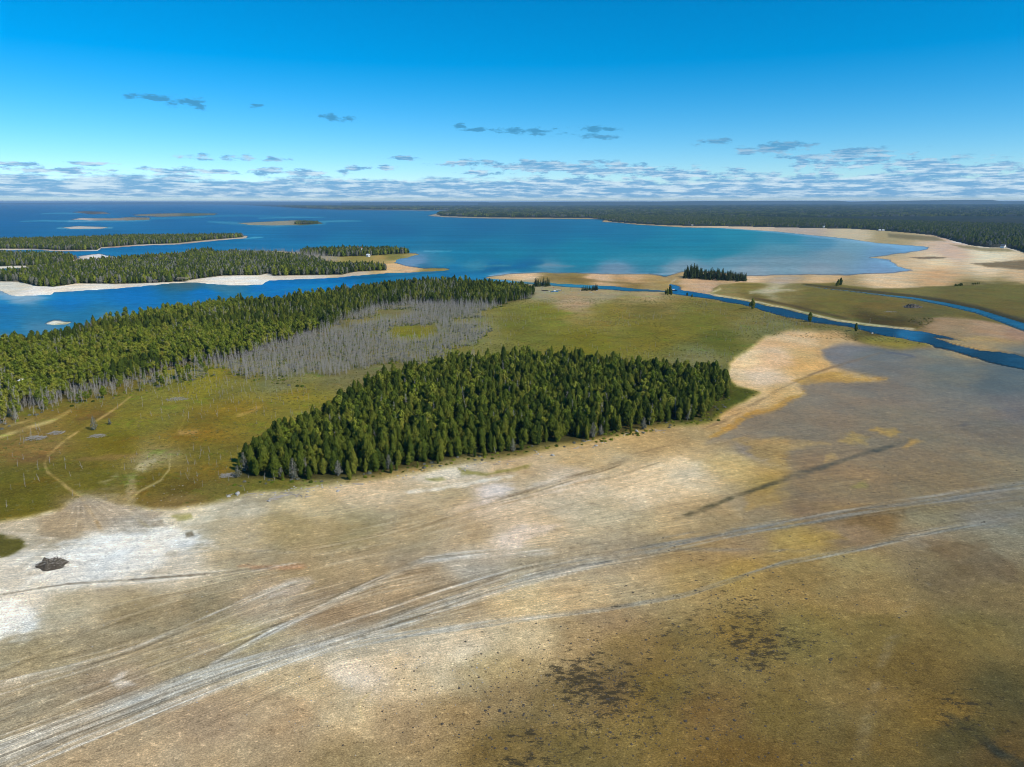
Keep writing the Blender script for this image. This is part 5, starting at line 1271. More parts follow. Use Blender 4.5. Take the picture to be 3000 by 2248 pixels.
for key_, poly_ in (('c', [(620, 764), (690, 744), (800, 742), (880, 745), (930, 750), (1000, 764), (960, 778), (860, 772), (780, 762)]), ('a', [(560, 800), (640, 770), (770, 775), (790, 798), (700, 806)]), ('b', [(300, 800), (420, 780), (520, 790), (500, 815)])):
    X, Y = fill(poly_, 5.5, 47, 0.8, edge_warp=False); Z = terrain_z(X, Y)
    scatter('grey_trees_on_island', 'dead', X, Y, Z, np.random.default_rng(48).uniform(1.0, 1.35, len(X)), 48, 'grey bare trees in the %s of the island wood' % ({'a': 'right half', 'b': 'middle', 'c': 'far side'}[key_]), 'dead trees')

# ------------------------------------------------------------------ mainland forest to the horizon
def mainland():
    us = np.concatenate([np.arange(640, 3200, 9.0), np.arange(3200, 6001, 100.0)])
    vs = np.concatenate([np.arange(595.9, 640, 0.8), np.arange(640, 860, 1.5)])
    U, V = np.meshgrid(us, vs); nr, nc = U.shape
    u = U.ravel(); v = V.ravel(); X, Y = to_ground(u, v, 0.5)
    m = poly_mask(u, v, MAINLAND, 0.6)
    r_ = np.random.default_rng(3)
    D = np.hypot(X, Y)
    hgt = 4.5 + 4.0 * fbm(X * 0.006, Y * 0.006, 61, 4) + r_.uniform(-1.2, 1.2, len(X)) * np.clip(D / 4000, 0.3, 1.6)
    # the land rises gently inland
    inl = np.clip((D - 3500) / 9000, 0, 1) * np.clip((u - 1200) / 1400, 0, 1)
    hgt = hgt + inl ** 1.5 * 26 * (0.7 + 0.6 * fbm(X * 0.0006, Y * 0.0006, 62, 3))
    z = np.where(m > 0.5, hgt, 0.2)
    idx = np.arange(nr * nc).reshape(nr, nc)
    k = (m > 0.2).reshape(nr, nc)
    fk = k[1:, :-1] | k[1:, 1:] | k[:-1, 1:] | k[:-1, :-1]
    faces = np.stack([idx[1:, :-1][fk], idx[1:, 1:][fk], idx[:-1, 1:][fk], idx[:-1, :-1][fk]], 1)
    used = np.unique(faces); rm = -np.ones(nr * nc, int); rm[used] = np.arange(len(used))
    me = grid_mesh('mainland_forest', np.stack([X, Y, z], 1)[used], rm[faces])
    mt, nt, b = new_mat('far_canopy')
    pos = N(nt, 'ShaderNodeNewGeometry').outputs['Position']
    n1 = noise_tex(nt, vscale(nt, pos, (1, 0.5, 1)), 0.02, 6.0, 0.7)
    n2 = noise_tex(nt, vscale(nt, pos, (0.6, 1, 1)), 0.0022, 5.0, 0.65)
    c = ramp(nt, math_node(nt, 'ADD', math_node(nt, 'MULTIPLY', n1, 0.55), math_node(nt, 'MULTIPLY', n2, 0.45)),
             [(0.32, (0.010, 0.018, 0.010)), (0.46, (0.022, 0.032, 0.016)), (0.56, (0.042, 0.046, 0.028)), (0.68, (0.085, 0.078, 0.055))])
    L(nt, c, b.inputs['Base Color']); b.inputs['Roughness'].default_value = 0.95; b.inputs['Specular IOR Level'].default_value = 0.05
    bp = N(nt, 'ShaderNodeBump'); bp.inputs['Strength'].default_value = 1.0; bp.inputs['Distance'].default_value = 8.0
    L(nt, noise_tex(nt, pos, 0.06, 4.0, 0.7), bp.inputs['Height']); L(nt, bp.outputs[0], b.inputs['Normal'])
    me.materials.append(mt)
    o = bpy.data.objects.new('mainland_forest', me); COL.objects.link(o)
    o['kind'] = 'stuff'; tag(o, 'dark forest covering the far mainland to the horizon', 'forest')
    # single crowns on the nearest kilometres
    near = [p for p in MAINLAND[14:-4]] 
    ring = near + [(3400, 690), (3000, 665), (2400, 645), (2000, 637), (1700, 634)]
    X, Y = fill(ring, 8.5, 63, 0.95, edge_warp=False)
    uu, vv = to_pixel(X, Y)
    ok = (uu < 3300) & (np.hypot(X, Y) < 4600)
    X, Y = X[ok], Y[ok]
    dd, _ = seg_dist(uu[ok], vv[ok], near, False)
    zz = np.where(dd < 3.0, 0.3, 2.6)
    scatter('mainland_tree_crowns', 'far', X, Y, zz, np.random.default_rng(64).uniform(0.9, 1.4, len(X)), 64, 'nearest trees of the mainland forest behind the sandy bay', 'forest')
def far_crowns():
    r_ = np.random.default_rng(65)
    n = 42000
    uu = r_.uniform(700, 3250, n); D = 4300 + (16000 - 4300) * r_.uniform(0, 1, n) ** 1.25
    dx, dy, _ = ray(uu, np.full(n, 600.0)); X = dx / dy * D; Y = D
    up, vp = to_pixel(X, Y)
    ok = inside(up, vp, MAINLAND); X, Y, up = X[ok], Y[ok], up[ok]
    DD = np.hypot(X, Y)
    inl = np.clip((DD - 3500) / 9000, 0, 1) * np.clip((up - 1200) / 1400, 0, 1)
    zz = 1.5 + 4.0 * fbm(X * 0.006, Y * 0.006, 61, 4) + inl ** 1.5 * 26 * (0.7 + 0.6 * fbm(X * 0.0006, Y * 0.0006, 62, 3))
    scatter('far_mainland_crowns', 'clump', X, Y, zz, r_.uniform(0.9, 1.6, len(X)) * np.clip(DD / 6000, 1, 1.5), 66, 'scattered higher crowns of the forest towards the horizon', 'forest')
mainland()
far_crowns()

# far flat-topped hills on the horizon
def hills():
    mt, nt, b = new_mat('hill_forest')
    pos = N(nt, 'ShaderNodeNewGeometry').outputs['Position']
    c = ramp(nt, noise_tex(nt, vscale(nt, pos, (1, .4, 3)), 0.0016, 5.0, 0.65), [(0.35, (0.022, 0.036, 0.018)), (0.65, (0.055, 0.065, 0.036))])
    L(nt, c, b.inputs['Base Color']); b.inputs['Roughness'].default_value = 1.0
    ridges = [  # name profile: (u, top row), distance
        ([(1880, 594), (1960, 591.5), (2060, 590.5), (2200, 590), (2350, 589.8), (2440, 589.6), (2468, 590.4), (2486, 592.5), (2510, 594)], 17000),
        ([(2380, 594.5), (2480, 592.6), (2600, 590.6), (2700, 588.8), (2790, 587.6), (2880, 587.0), (2910, 587.6), (2920, 589.5), (2935, 591), (3000, 590.5), (3200, 590), (3500, 592), (3700, 595)], 14500),
        ([(1000, 595), (1180, 593.2), (1300, 592.9), (1420, 593), (1440, 594.6)], 21000),
        ([(1400, 595), (1560, 593.6), (1700, 592.4), (1850, 592), (2000, 592.4), (2200, 594)], 15500),
        ([(-20, 597), (330, 594.6), (420, 594.2), (560, 594.5), (900, 594.3), (1100, 595.5)], 30000)]
    for prof, d in ridges:
        us = np.arange(prof[0][0], prof[-1][0], 8.0)
        tops = np.interp(us, [p[0] for p in prof], [p[1] for p in prof]) - 1.2
        co = []; n = len(us)
        for row, (dd, f) in enumerate(((0, 0), (0.02, .55), (0.05, .9), (0.08, 1.0), (0.16, 1.0), (0.25, 0.0))):
            D = d * (1 + dd)
            for uu, tv in zip(us, tops):
                dx, dy, dz = ray(uu, tv)
                hh = math.hypot(1.0, 0)
                X = dx / dy * D; Y = D
                zt = CAMH + dz / dy * (d * 1.08)
                co.append((X, Y, -3 + (zt + 3) * f))
        rows = 6
        idx = np.arange(rows * n).reshape(rows, n)
        faces = np.stack([idx[:-1, :-1].ravel(), idx[:-1, 1:].ravel(), idx[1:, 1:].ravel(), idx[1:, :-1].ravel()], 1)
        me = grid_mesh('hill', np.array(co), faces)
        me.materials.append(mt)
        o = bpy.data.objects.new('hill', me); COL.objects.link(o); o['kind'] = 'structure'
hills()

# ------------------------------------------------------------------ stand of spruces on the spit and single trees
def put(name, protos, k, px, py, s, label, group=None, cat='tree', pn=('crown', 'trunk')):
    x, y = to_ground(px, py); z = float(terrain_z(np.array([x]), np.array([y]))[0])
    return place_tree(name, protos, k, float(x), float(y), max(z, 0.1), float(rng.uniform(0, 6.28)), s, label, cat, group, pn)
row = [(2004 + 5.2 * i + float(rng.uniform(-2, 2)), 814 + 0.062 * (5.2 * i) + float(rng.uniform(-3.0, 2.0)), float(rng.uniform(0.8, 1.15)) * (1.25 if i < 8 else 0.85 if i > 22 else 1.0)) for i in range(35)]
row += [(a + 3, b_ - 2.2, s * 0.95) for (a, b_, s) in row]
for (a, b_, s) in row:
    put('spruce_tree', SPR, int(rng.integers(0, 4)), a, b_, s, 'dark spruce in the row on the sandy spit by the bay', 'spruces in the row on the spit')
put('cedar_tree', CED, 5, 2205, 908, 0.85, 'squat dark cedar on the river bank, first downstream from the spit')
put('shrub_tree', CED, 6, 2197, 897, 0.45, 'small dark shrub just left of the squat riverside cedar')
put('cedar_tree', CED, 2, 2372, 944, 0.78, 'lone cone-shaped dark cedar beside the middle of the river')
put('cedar_tree', CED, 5, 2507, 972, 0.52, 'short rounded dark cedar on the bank nearest the river mouth')
for i, (a, b_, s) in enumerate([(2455, 838, .8), (2462, 837, .95), (2450, 840, .5)]):
    put('cedar_tree', CED, 4, a, b_, s, 'dark tree in the tiny clump on the marsh below the bay beach', 'tiny clump on the marsh')
for i in range(6):
    put('shrub_tree', CED, 6, 2798 + 4 * i, 840 - 0.4 * i, float(rng.uniform(0.3, 0.45)), 'low dark shrub in the short hedge on the right marsh', 'short hedge on the right marsh')
for i in range(5):
    put('shrub_tree', CED, 6, 2848 + 5 * i, 834.5 - 0.3 * i, 0.3, 'tiny dark shrub near the beach on the far right marsh', 'tiny shrubs on the far right marsh')
for i in range(9):
    put('spruce_tree', SPR, i % 4, 1568 + 5 * i, 838 + float(rng.uniform(0, 3)), float(rng.uniform(0.6, 0.85)), 'dark spruce in the clump beside the landing', 'spruces beside the landing')
for i in range(13):
    put('spruce_tree', SPR, i % 4, 1705 + 3.7 * i + float(rng.uniform(-1, 1)), 852 + float(rng.uniform(-1, 1)), float(rng.uniform(0.3, 0.5)) + (0.25 if i > 10 else 0), 'small spruce in the low row along the side channel', 'low spruce row along the side channel')
for i, (a, b_, s) in enumerate([(1956, 866, .6), (1962, 863, .8), (1950, 864, .45), (1966, 866, .5)]):
    put('cedar_tree', CED, 5, a, b_, s, 'dark bush at the fork where the side channel meets the river', 'bushes at the river fork')
put('shrub_tree', CED, 6, 2013, 868, .42, 'dark shrub on the bank, left one of two')
put('shrub_tree', CED, 6, 2027, 872, .36, 'dark shrub on the bank, right one of two')
put('dead_conifer', GRY, 0, 276, 1262, 0.72, 'silver-grey dead conifer alone beside the meadow track', None, 'dead tree')
put('dead_conifer', GRY, 1, 322, 1246, 0.4, 'small thin grey bush to the right of the dead conifer', None, 'dead tree')
put('dead_tree', DED, 2, 2063, 861, .75, 'white bare shrub at the water edge of the river bend', None, 'dead tree')
put('dead_tree', DED, 0, 2548, 948, .55, 'thin white dead sapling on the far bank of the river', None, 'dead tree')
for i, (a, b_) in enumerate([(92, 1285), (47, 1245), (108, 1262)]):
    put('dead_tree', DED, i, a, b_, .5, 'short bare snag beside the grey brush at the left edge', 'snags by the grey brush', 'dead tree')
# slim pale trunks standing in front of the left wood
for i, (a, b_, s) in enumerate([(112, 1182, .75), (119, 1186, .65), (157, 1182, .7), (172, 1190, .75), (198, 1165, .7), (225, 1172, .65), (268, 1165, .7), (68, 1190, .85)]):
    put('leaning_snag', DED, i % 6, a, b_, s, 'pale bare trunk standing out against the left wood', 'pale trunks against the left wood', 'dead tree')

# ------------------------------------------------------------------ meadow growth
def meadow_scatter():
    r_ = np.random.default_rng(81)
    poly = MEADOW[1:27]
    ring = [(-150, 1540)] + MEADOW[2:33] + [(2722, 1010), (2633, 988), (2497, 958), (2361, 939), (2271, 919), (2181, 893), (2000, 870), (1800, 875), (1580, 872), (1430, 900), (1000, 1000), (600, 1090), (0, 1250), (-150, 1260)]
    X, Y = fill(ring, 2.8, 82, 0.85)
    den = fbm(X * 0.06, Y * 0.06, 83, 4)
    u, v = to_pixel(X, Y)
    ok = (r_.uniform(0, 1, len(X)) < np.clip((den - 0.30) * 3.0, 0.08, 1.0)) & ~inside(u, v, FOREST['front'])
    for line in STROKE[:6]:
        m = stroke_mask(u, v, [(a, b, c + 2) for a, b, c in line[0]], 0.1); ok &= m < 0.5
    X, Y = X[ok], Y[ok]
    scatter('meadow_sedge', 'tuft', X, Y, terrain_z(X, Y) - 0.02, r_.uniform(0.45, 1.0, len(X)), 84, 'tufts of olive and straw sedge over the whole meadow', 'grass')
    # bare stems: thick near the dead belt and near the pale beach, thin elsewhere
    X, Y = fill(ring, 3.0, 85, 0.8)
    u, v = to_pixel(X, Y)
    den = fbm(X * 0.035, Y * 0.035, 86, 4)
    p = np.clip((den - 0.5) * 1.6, 0, 0.25)
    for (cu, cv, ru, rv, w) in [(700, 1150, 280, 55, .75), (1200, 960, 330, 90, .45), (2070, 1065, 110, 45, .8), (2260, 955, 120, 35, .8), (1500, 930, 150, 30, .35), (620, 1380, 130, 60, .5), (560, 1200, 200, 40, .35), (850, 1220, 120, 50, .4), (1900, 1060, 250, 40, .25), (100, 1285, 90, 25, .35)]:
        p = np.maximum(p, w * np.clip(1.3 - ((u - cu) / ru) ** 2 - ((v - cv) / rv) ** 2, 0, 1))
    ok = (r_.uniform(0, 1, len(X)) < p) & ~inside(u, v, FOREST['front'])
    X, Y = X[ok], Y[ok]
    scatter('meadow_dead_stems', 'stem', X, Y, terrain_z(X, Y), r_.uniform(0.5, 1.3, len(X)), 87, 'thin grey dead stems dotted over the meadow', 'dead stems')
    # low shrubs along the wood edges
    X, Y = fill([(640, 1405), (700, 1425), (1000, 1412), (1250, 1380), (1500, 1335), (1800, 1285), (2000, 1248), (2100, 1232), (2150, 1170), (2100, 1150), (2000, 1220), (1700, 1280), (1400, 1330), (1200, 1370), (900, 1400)], 2.4, 88, 0.5)
    scatter('wood_edge_shrubs', 'bush', X, Y, terrain_z(X, Y) - 0.05, r_.uniform(0.35, 0.9, len(X)), 89, 'low shrubs along the foot of the big wood', 'shrubs')
    X, Y = fill([(0, 1262), (113, 1216), (253, 1188), (393, 1160), (565, 1120), (640, 1098), (900, 1140), (860, 1100), (640, 1085), (565, 1105), (393, 1145), (0, 1235)], 3.0, 90, 0.5)
    scatter('wood_edge_shrubs', 'bush', X, Y, terrain_z(X, Y) - 0.05, r_.uniform(0.4, 1.1, len(X)), 91, 'low grey and green shrubs along the foot of the left wood', 'shrubs')
    X, Y = fill([(2100, 850), (2300, 862), (2560, 880), (2760, 920), (2720, 955), (2560, 940), (2400, 912), (2250, 880)], 3.2, 92, 0.55)
    scatter('marsh_sedge', 'tuft', X, Y, terrain_z(X, Y), r_.uniform(0.8, 1.6, len(X)), 93, 'rough brown sedge on the marsh beyond the river', 'grass')
meadow_scatter()

# ------------------------------------------------------------------ boulders, driftwood, brush
def rock_mesh(seed):
    r_ = np.random.default_rng(seed)
    bm = bmesh.new(); bmesh.ops.create_icosphere(bm, subdivisions=2, radius=1.0)
    ph = r_.uniform(0, 6.28, 6)
    for vtx in bm.verts:
        c = vtx.co
        k = 1 + 0.22 * math.sin(2.3 * c.x + ph[0]) + 0.18 * math.sin(3.1 * c.y + ph[1]) + 0.15 * math.sin(4 * c.z + ph[2] + c.x * 2) + float(r_.normal(0, 0.05))
        vtx.co = c * k; vtx.co.z *= 0.62
    me = bpy.data.meshes.new('boulder'); bm.to_mesh(me); bm.free()
    me.materials.append(M_ROCK)
    return me
ROCKS = [rock_mesh(s) for s in range(5)]
def rock(px, py, s, label, group=None):
    x, y = to_ground(px, py); z = float(terrain_z(np.array([x]), np.array([y]))[0])
    o = link('boulder', ROCKS[int(rng.integers(0, 5))])
    o.location = (float(x), float(y), z + 0.25 * s); o.rotation_euler = (0, 0, float(rng.uniform(0, 6.28)))
    o.scale = (s * float(rng.uniform(.8, 1.3)), s * float(rng.uniform(.7, 1.1)), s)
    return tag(o, label, 'boulder', group)
shore = [(640, 1462), (690, 1448), (760, 1446), (820, 1440), (900, 1432), (990, 1425), (1100, 1412), (1200, 1395), (1290, 1378), (1380, 1368), (1480, 1350), (1600, 1325), (1700, 1308), (1800, 1285), (1880, 1268), (1960, 1255)]
SH = np.array(shore, float)
for i in range(95):
    t = float(rng.uniform(0, len(shore) - 1.001)); k = int(t); f = t - k
    p = SH[k] * (1 - f) + SH[k + 1] * f
    rock(p[0] + float(rng.normal(0, 8)), p[1] + float(rng.normal(0, 5)), float(rng.uniform(0.10, 0.34)), 'pale stone on the rubble line between the wood and the flats', 'stones on the rubble line')
rock(697, 1449, .75, 'largest pale boulder left of the wood corner, on the rubble line')
rock(672, 1457, .6, 'pale boulder just left of the largest boulder')
rock(787, 1468, .6, 'pale block at the tip of the grey log raft')
rock(989, 1439, .55, 'white stone alone on the tan sand below the wood')
rock(1866, 1266, .8, 'white boulder under the right end of the wood')
rock(1745, 1306, .6, 'white boulder at the wood front, right of centre')
rock(1620, 1334, .6, 'rounded boulder on the tan strip below the wood centre')
rock(2555, 979, .9, 'white boulder on the river bank right of the short cedar')
rock(2395, 941, .7, 'pale pinkish boulder in the river shallows by the cone cedar')
for i in range(26):
    a, b_ = float(rng.uniform(380, 640)), float(rng.uniform(1425, 1500))
    rock(a, b_, float(rng.uniform(0.08, 0.2)), 'small pale stone on the brown mud left of the wood', 'stones on the brown mud')
def log(px, py, ln, ang, r0, label, group=None):
    x, y = to_ground(px, py); z = float(terrain_z(np.array([x]), np.array([y]))[0])
    mb = MB(); mb.tube([(-ln / 2, 0, 0), (-ln * 0.1, ln * 0.02, r0 * 0.2), (ln / 2, 0, 0)], [r0, r0 * 0.85, r0 * 0.5], 7)
    mb.tube([(ln * 0.15, 0, 0), (ln * 0.28, ln * 0.12, r0 * 2)], [r0 * 0.4, r0 * 0.15], 5)
    o = mb.build('driftwood_log', M_DRIFT); o.location = (float(x), float(y), z + r0 * 0.7); o.rotation_euler = (0, 0, ang)
    return tag(o, label, 'log', group)
for i in range(9):
    log(795 + 7 * i + float(rng.uniform(-4, 4)), 1462 - 1.8 * i + float(rng.uniform(-4, 4)), float(rng.uniform(2, 4)), float(rng.uniform(0.1, 0.5)), float(rng.uniform(0.10, 0.2)), 'grey driftwood log in the raft below the wood corner', 'driftwood raft below the wood corner')
for i in range(12):
    log(float(rng.uniform(860, 905)), 1450 + float(rng.uniform(-5, 5)), float(rng.uniform(1, 2.2)), float(rng.uniform(0, 3)), 0.12, 'short bleached log in the heap right of the driftwood raft', 'bleached log heap')
for i in range(18):
    t = float(rng.uniform(0.5, len(shore) - 1.001)); k = int(t); f = t - k; p = SH[k] * (1 - f) + SH[k + 1] * f
    log(p[0] + float(rng.normal(0, 10)), p[1] + float(rng.normal(0, 4)), float(rng.uniform(1.5, 4)), float(rng.uniform(0, 0.7)), float(rng.uniform(0.07, 0.14)), 'stray grey log along the foot of the big wood', 'stray logs along the wood foot')

def brush_pile(px, py, rx, ry, hz, nst, mat_s, label, seed, mound=True, stickr=0.05):
    x, y = to_ground(px, py); z = float(terrain_z(np.array([x]), np.array([y]))[0])
    r_ = np.random.default_rng(seed)
    e = empty('brush_pile', (float(x), float(y), z))
    def hfun(a, b):
        th = math.atan2(b / ry, a / rx)
        q = ((a / rx) ** 2 + (b / ry) ** 2) / (1 + 0.10 * math.sin(3 * th + seed) + 0.07 * math.sin(5 * th + 2 * seed)) ** 2
        return hz * max(0, 1 - q) ** 0.8 * (0.75 + 0.3 * math.sin(2.1 * a + seed) * math.sin(1.7 * b + 1))
    if mound:
        mb = MB(); n = 22; vs = []; fs = []
        for i in range(n):
            for j in range(n):
                a = (i / (n - 1) - 0.5) * 2.2 * rx; b = (j / (n - 1) - 0.5) * 2.2 * ry
                h = hfun(a, b)
                vs.append((a, b, h * (0.55 + 0.5 * r_.uniform()) - 0.06))
        for i in range(n - 1):
            for j in range(n - 1):
                fs.append((i * n + j, (i + 1) * n + j, (i + 1) * n + j + 1, i * n + j + 1))
        mb.add(vs, fs); mb.build('mound', M_DIRT, e)
    mb = MB()
    for k in range(nst):
        a, b = r_.uniform(-1, 1) * rx, r_.uniform(-1, 1) * ry
        if (a / rx) ** 2 + (b / ry) ** 2 > 1 or (mound and hfun(a, b) <= 0): continue
        h = hfun(a, b) * r_.uniform(0.6, 1.05); an = r_.uniform(0, 6.28); l = r_.uniform(0.5, 1.5)
        mb.tube([(a, b, max(h * 0.6, 0.02)), (a + math.cos(an) * l, b + math.sin(an) * l, max(h * 0.6 + r_.uniform(-0.15, 0.5), 0.03))], [stickr * r_.uniform(.6, 1.4), stickr * 0.4], 4)
    mb.build('sticks', mat_s, e)
    if mound:
        mb = MB()
        for k in range(nst // 3):
            a, b = r_.normal(0, 0.5) * rx, r_.normal(0, 0.5) * ry
            h = hfun(a, b); an = r_.uniform(0, 6.28); l = r_.uniform(0.5, 1.8)
            mb.tube([(a, b, h * 0.8), (a + math.cos(an) * l, b + math.sin(an) * l, max(h * 0.8 + r_.uniform(-0.3, 0.5), 0.04))], [stickr * r_.uniform(.6, 1.3), stickr * 0.4], 4)
        mb.build('pale_sticks', M_DRIFT, e)
    tag(e, label, 'brush pile')
    return e
brush_pile(152, 1656, 3.5, 2.5, 2.7, 420, M_DARKWOOD, 'dark heap of brush and roots on the white sand at lower left', 5)
brush_pile(105, 1288, 3.6, 2.6, 1.6, 320, M_DEAD, 'silver-grey brush heap in the meadow at the left edge', 6, False)
brush_pile(165, 1272, 3.0, 2.0, 0.9, 200, M_DEAD, 'flat grey brush patch right of the silver-grey heap', 7, False)
brush_pile(2672, 902, 8.0, 5.0, 4.5, 420, M_DEAD, 'dark grey brush mound on the marsh between river and stream', 8, True, 0.12)
brush_pile(2610, 915, 8.0, 5.0, 1.0, 260, M_DEAD, 'flat grey brush spread left of the marsh mound', 9, False, 0.10)
brush_pile(520, 1172, 5.0, 3.0, 1.0, 260, M_DEAD, 'grey brush heap in the middle of the upper meadow', 10, False)
brush_pile(285, 1280, 3.0, 2.0, 0.7, 160, M_DEAD, 'fallen grey branches at the foot of the lone dead conifer', 12, False)
brush_pile(668, 1398, 2.6, 1.8, 1.4, 220, M_DEAD, 'grey brush at the left corner of the big wood', 13, False)

def flat_debris():
    r_ = np.random.default_rng(171)
    CL = []
    for k in range(4):
        bm = bmesh.new(); bmesh.ops.create_icosphere(bm, subdivisions=1, radius=1.0)
        for vt in bm.verts: vt.co *= float(r_.uniform(0.65, 1.2)); vt.co.z *= 0.5
        me = bpy.data.meshes.new('clod'); bm.to_mesh(me); bm.free()
        me.materials.append(M_DIRT if k < 2 else M_DRIFT if k == 2 else M_ROCK); CL.append(me)
    proto_collection('clod', CL[:2]); proto_collection('pebble', CL[2:])
    def spots(n, cen):
        U = []; V = []
        for (cu, cv, ru, rv, w) in cen:
            k = int(n * w); U.append(r_.normal(cu, ru, k)); V.append(r_.normal(cv, rv, k))
        U = np.concatenate(U); V = np.concatenate(V); ok = (V > 1290) & (V < 2330) & (U > -80) & (U < 3080)
        X, Y = to_ground(U[ok], V[ok]); return X, Y
    X, Y = spots(5200, [(2150, 1850, 220, 90, .3), (1700, 2040, 260, 90, .3), (2300, 1650, 250, 70, .1), (2600, 1400, 250, 80, .1), (1900, 2150, 400, 80, .2)])
    scatter('algae_clods', 'clod', X, Y, terrain_z(X, Y), np.minimum(r_.exponential(0.055, len(X)) + 0.04, 0.32), 172, 'dark scattered clods and algae lumps on the lower right flats', 'clods')
    X, Y = spots(5200, [(300, 1620, 250, 60, .25), (1150, 1960, 250, 90, .25), (800, 1500, 300, 30, .2), (700, 1850, 400, 120, .2), (1900, 1430, 200, 60, .1)])
    scatter('flat_pebbles', 'pebble', X, Y, terrain_z(X, Y), np.minimum(r_.exponential(0.035, len(X)) + 0.03, 0.2), 173, 'small pale pebbles strewn over the dry flats', 'pebbles')
flat_debris()
# ------------------------------------------------------------------ buildings
def house(px, py, w, d, hw, hr, rz, wall, roof, label, windows=2, chimney=False, group=None):
    x, y = to_ground(px, py); z = float(terrain_z(np.array([x]), np.array([y]))[0])
    e = empty('cottage', (float(x), float(y), max(z, 0.2)), rz)
    mb = MB(); mb.box(-w / 2, w / 2, -d / 2, d / 2, -0.5, hw)
    mb.add([(-w / 2, -d / 2, hw), (w / 2, -d / 2, hw), (0, -d / 2, hw + hr), (-w / 2, d / 2, hw), (w / 2, d / 2, hw), (0, d / 2, hw + hr)], [(0, 1, 2), (4, 3, 5)])
    mb.build('wall', wall, e)
    ov = 0.4; t = 0.15; mb = MB()
    s = hr / (w / 2)
    for sg in (-1, 1):
        vs = []
        for yy in (-d / 2 - ov, d / 2 + ov):
            vs += [(0, yy, hw + hr + 0.02), (sg * (w / 2 + ov), yy, hw - s * ov + 0.02), (sg * (w / 2 + ov), yy, hw - s * ov + t), (0, yy, hw + hr + t)]
        mb.add(vs, [(0, 1, 2, 3), (7, 6, 5, 4), (0, 4, 5, 1), (3, 2, 6, 7), (1, 5, 6, 2)])
    r_ = mb.build('roof', roof, e)
    if chimney:
        mb = MB(); mb.box(w * 0.15, w * 0.15 + 0.6, -0.3, 0.3, hw + hr * 0.5, hw + hr + 0.8); mb.build('chimney', M_ROCK, r_)
    for k in range(windows):
        xx = (k + 1) / (windows + 1) * w - w / 2
        mb = MB(); mb.box(xx - 0.5, xx + 0.5, -d / 2 - 0.05, -d / 2 + 0.05, 0.9, min(2.1, hw - 0.1)); mb.build('window', M_GLASS, e)
    mb = MB(); mb.box(w * 0.40 - 0.45, w * 0.40 + 0.1, -d / 2 - 0.06, -d / 2 + 0.04, 0.0, 2.0); mb.build('door', M_DARKWOOD, e)
    tag(e, label, 'house', group)
    return e
house(2938, 727, 6.5, 8, 4.2, 3.6, R(25), M_WHITE, M_SHINGLE, 'white gabled cottage at the forest edge on the far right', 2, True)
house(2788, 702, 9, 6, 2.6, 2.0, R(-70), M_TAN, M_SHINGLE, 'grey-roofed cottage at the end of the pale forest drive')
house(2817, 699, 8, 6, 2.6, 2.0, R(-60), M_WHITE, M_SHINGLE, 'pale cottage among trees right of the drive')
house(2413, 668, 5, 6, 6.0, 2.4, R(10), M_WHITE, M_SHINGLE, 'tall narrow white house on the bay shore forest edge', 1)
house(2451, 669, 7, 6, 3.2, 2.0, R(5), M_WHITE, M_RED, 'small white house with reddish roof on the bay shore')
house(2577, 676, 9, 6, 2.6, 1.6, R(80), M_WHITE, M_WHITE, 'low white shed, left one of two behind the tan beach')
house(2587, 676.5, 8, 6, 2.6, 1.6, R(80), M_WHITE, M_WHITE, 'low white shed, right one of two behind the tan beach')
house(2122, 660, 16, 8, 3, 2.2, R(90), M_TAN, M_WHITE, 'long pale-roofed house on the far bay shore')
house(2028, 662, 9, 7, 3, 2, R(80), M_WHITE, M_TAN, 'small white house at the left start of the bay beach')
house(1925, 655, 9, 7, 3.2, 2, R(80), M_WHITE, M_SHINGLE, 'white house in trees right of the lighthouse point')
house(1079, 752, 5, 5, 2.8, 1.8, R(60), M_WHITE, M_WHITE, 'white cottage on the grass of the island point')
house(1065, 748.5, 4, 4, 2.4, 1.4, R(50), M_WHITE, M_SHINGLE, 'small pale shed left of the island cottage')
house(455, 828, 5, 5, 2.4, 1.6, R(40), M_DARKWOOD, M_SHINGLE, 'dark cabin in the trees of the island channel shore')
house(2716, 608, 14, 10, 4, 4, R(30), M_WHITE, M_WHITE, 'tiny white farm building far off in the mainland forest')
def small_cabin():
    x, y = to_ground(70, 1160); z = float(terrain_z(np.array([x]), np.array([y]))[0])
    e = empty('tree_stand_cabin', (float(x), float(y), z), R(20))
    for sx in (-0.9, 0.9):
        for sy in (-0.9, 0.9):
            mb = MB(); mb.tube([(sx, sy, -0.3), (sx * 0.9, sy * 0.9, 6.4)], [0.09, 0.08], 6); mb.build('post', M_PALEBARK, e)
    mb = MB(); mb.box(-1.0, 1.0, -1.0, 1.0, 6.2, 7.4); mb.build('wall', M_WHITE, e)
    mb = MB(); mb.add([(-1.3, -1.3, 7.35), (1.3, -1.3, 7.35), (1.3, 1.3, 7.35), (-1.3, 1.3, 7.35), (0, -1.3, 8.3), (0, 1.3, 8.3), ], [(0, 3, 2, 1), (0, 1, 4), (2, 3, 5), (1, 2, 5, 4), (3, 0, 4, 5)])
    mb.build('roof', M_WHITE, e)
    mb = MB(); mb.box(-0.5, 0.5, -1.04, -0.96, 6.6, 7.1); mb.build('window', M_GLASS, e)
    tag(e, 'white-roofed hut on posts among trees at the left edge', 'hut')
small_cabin()
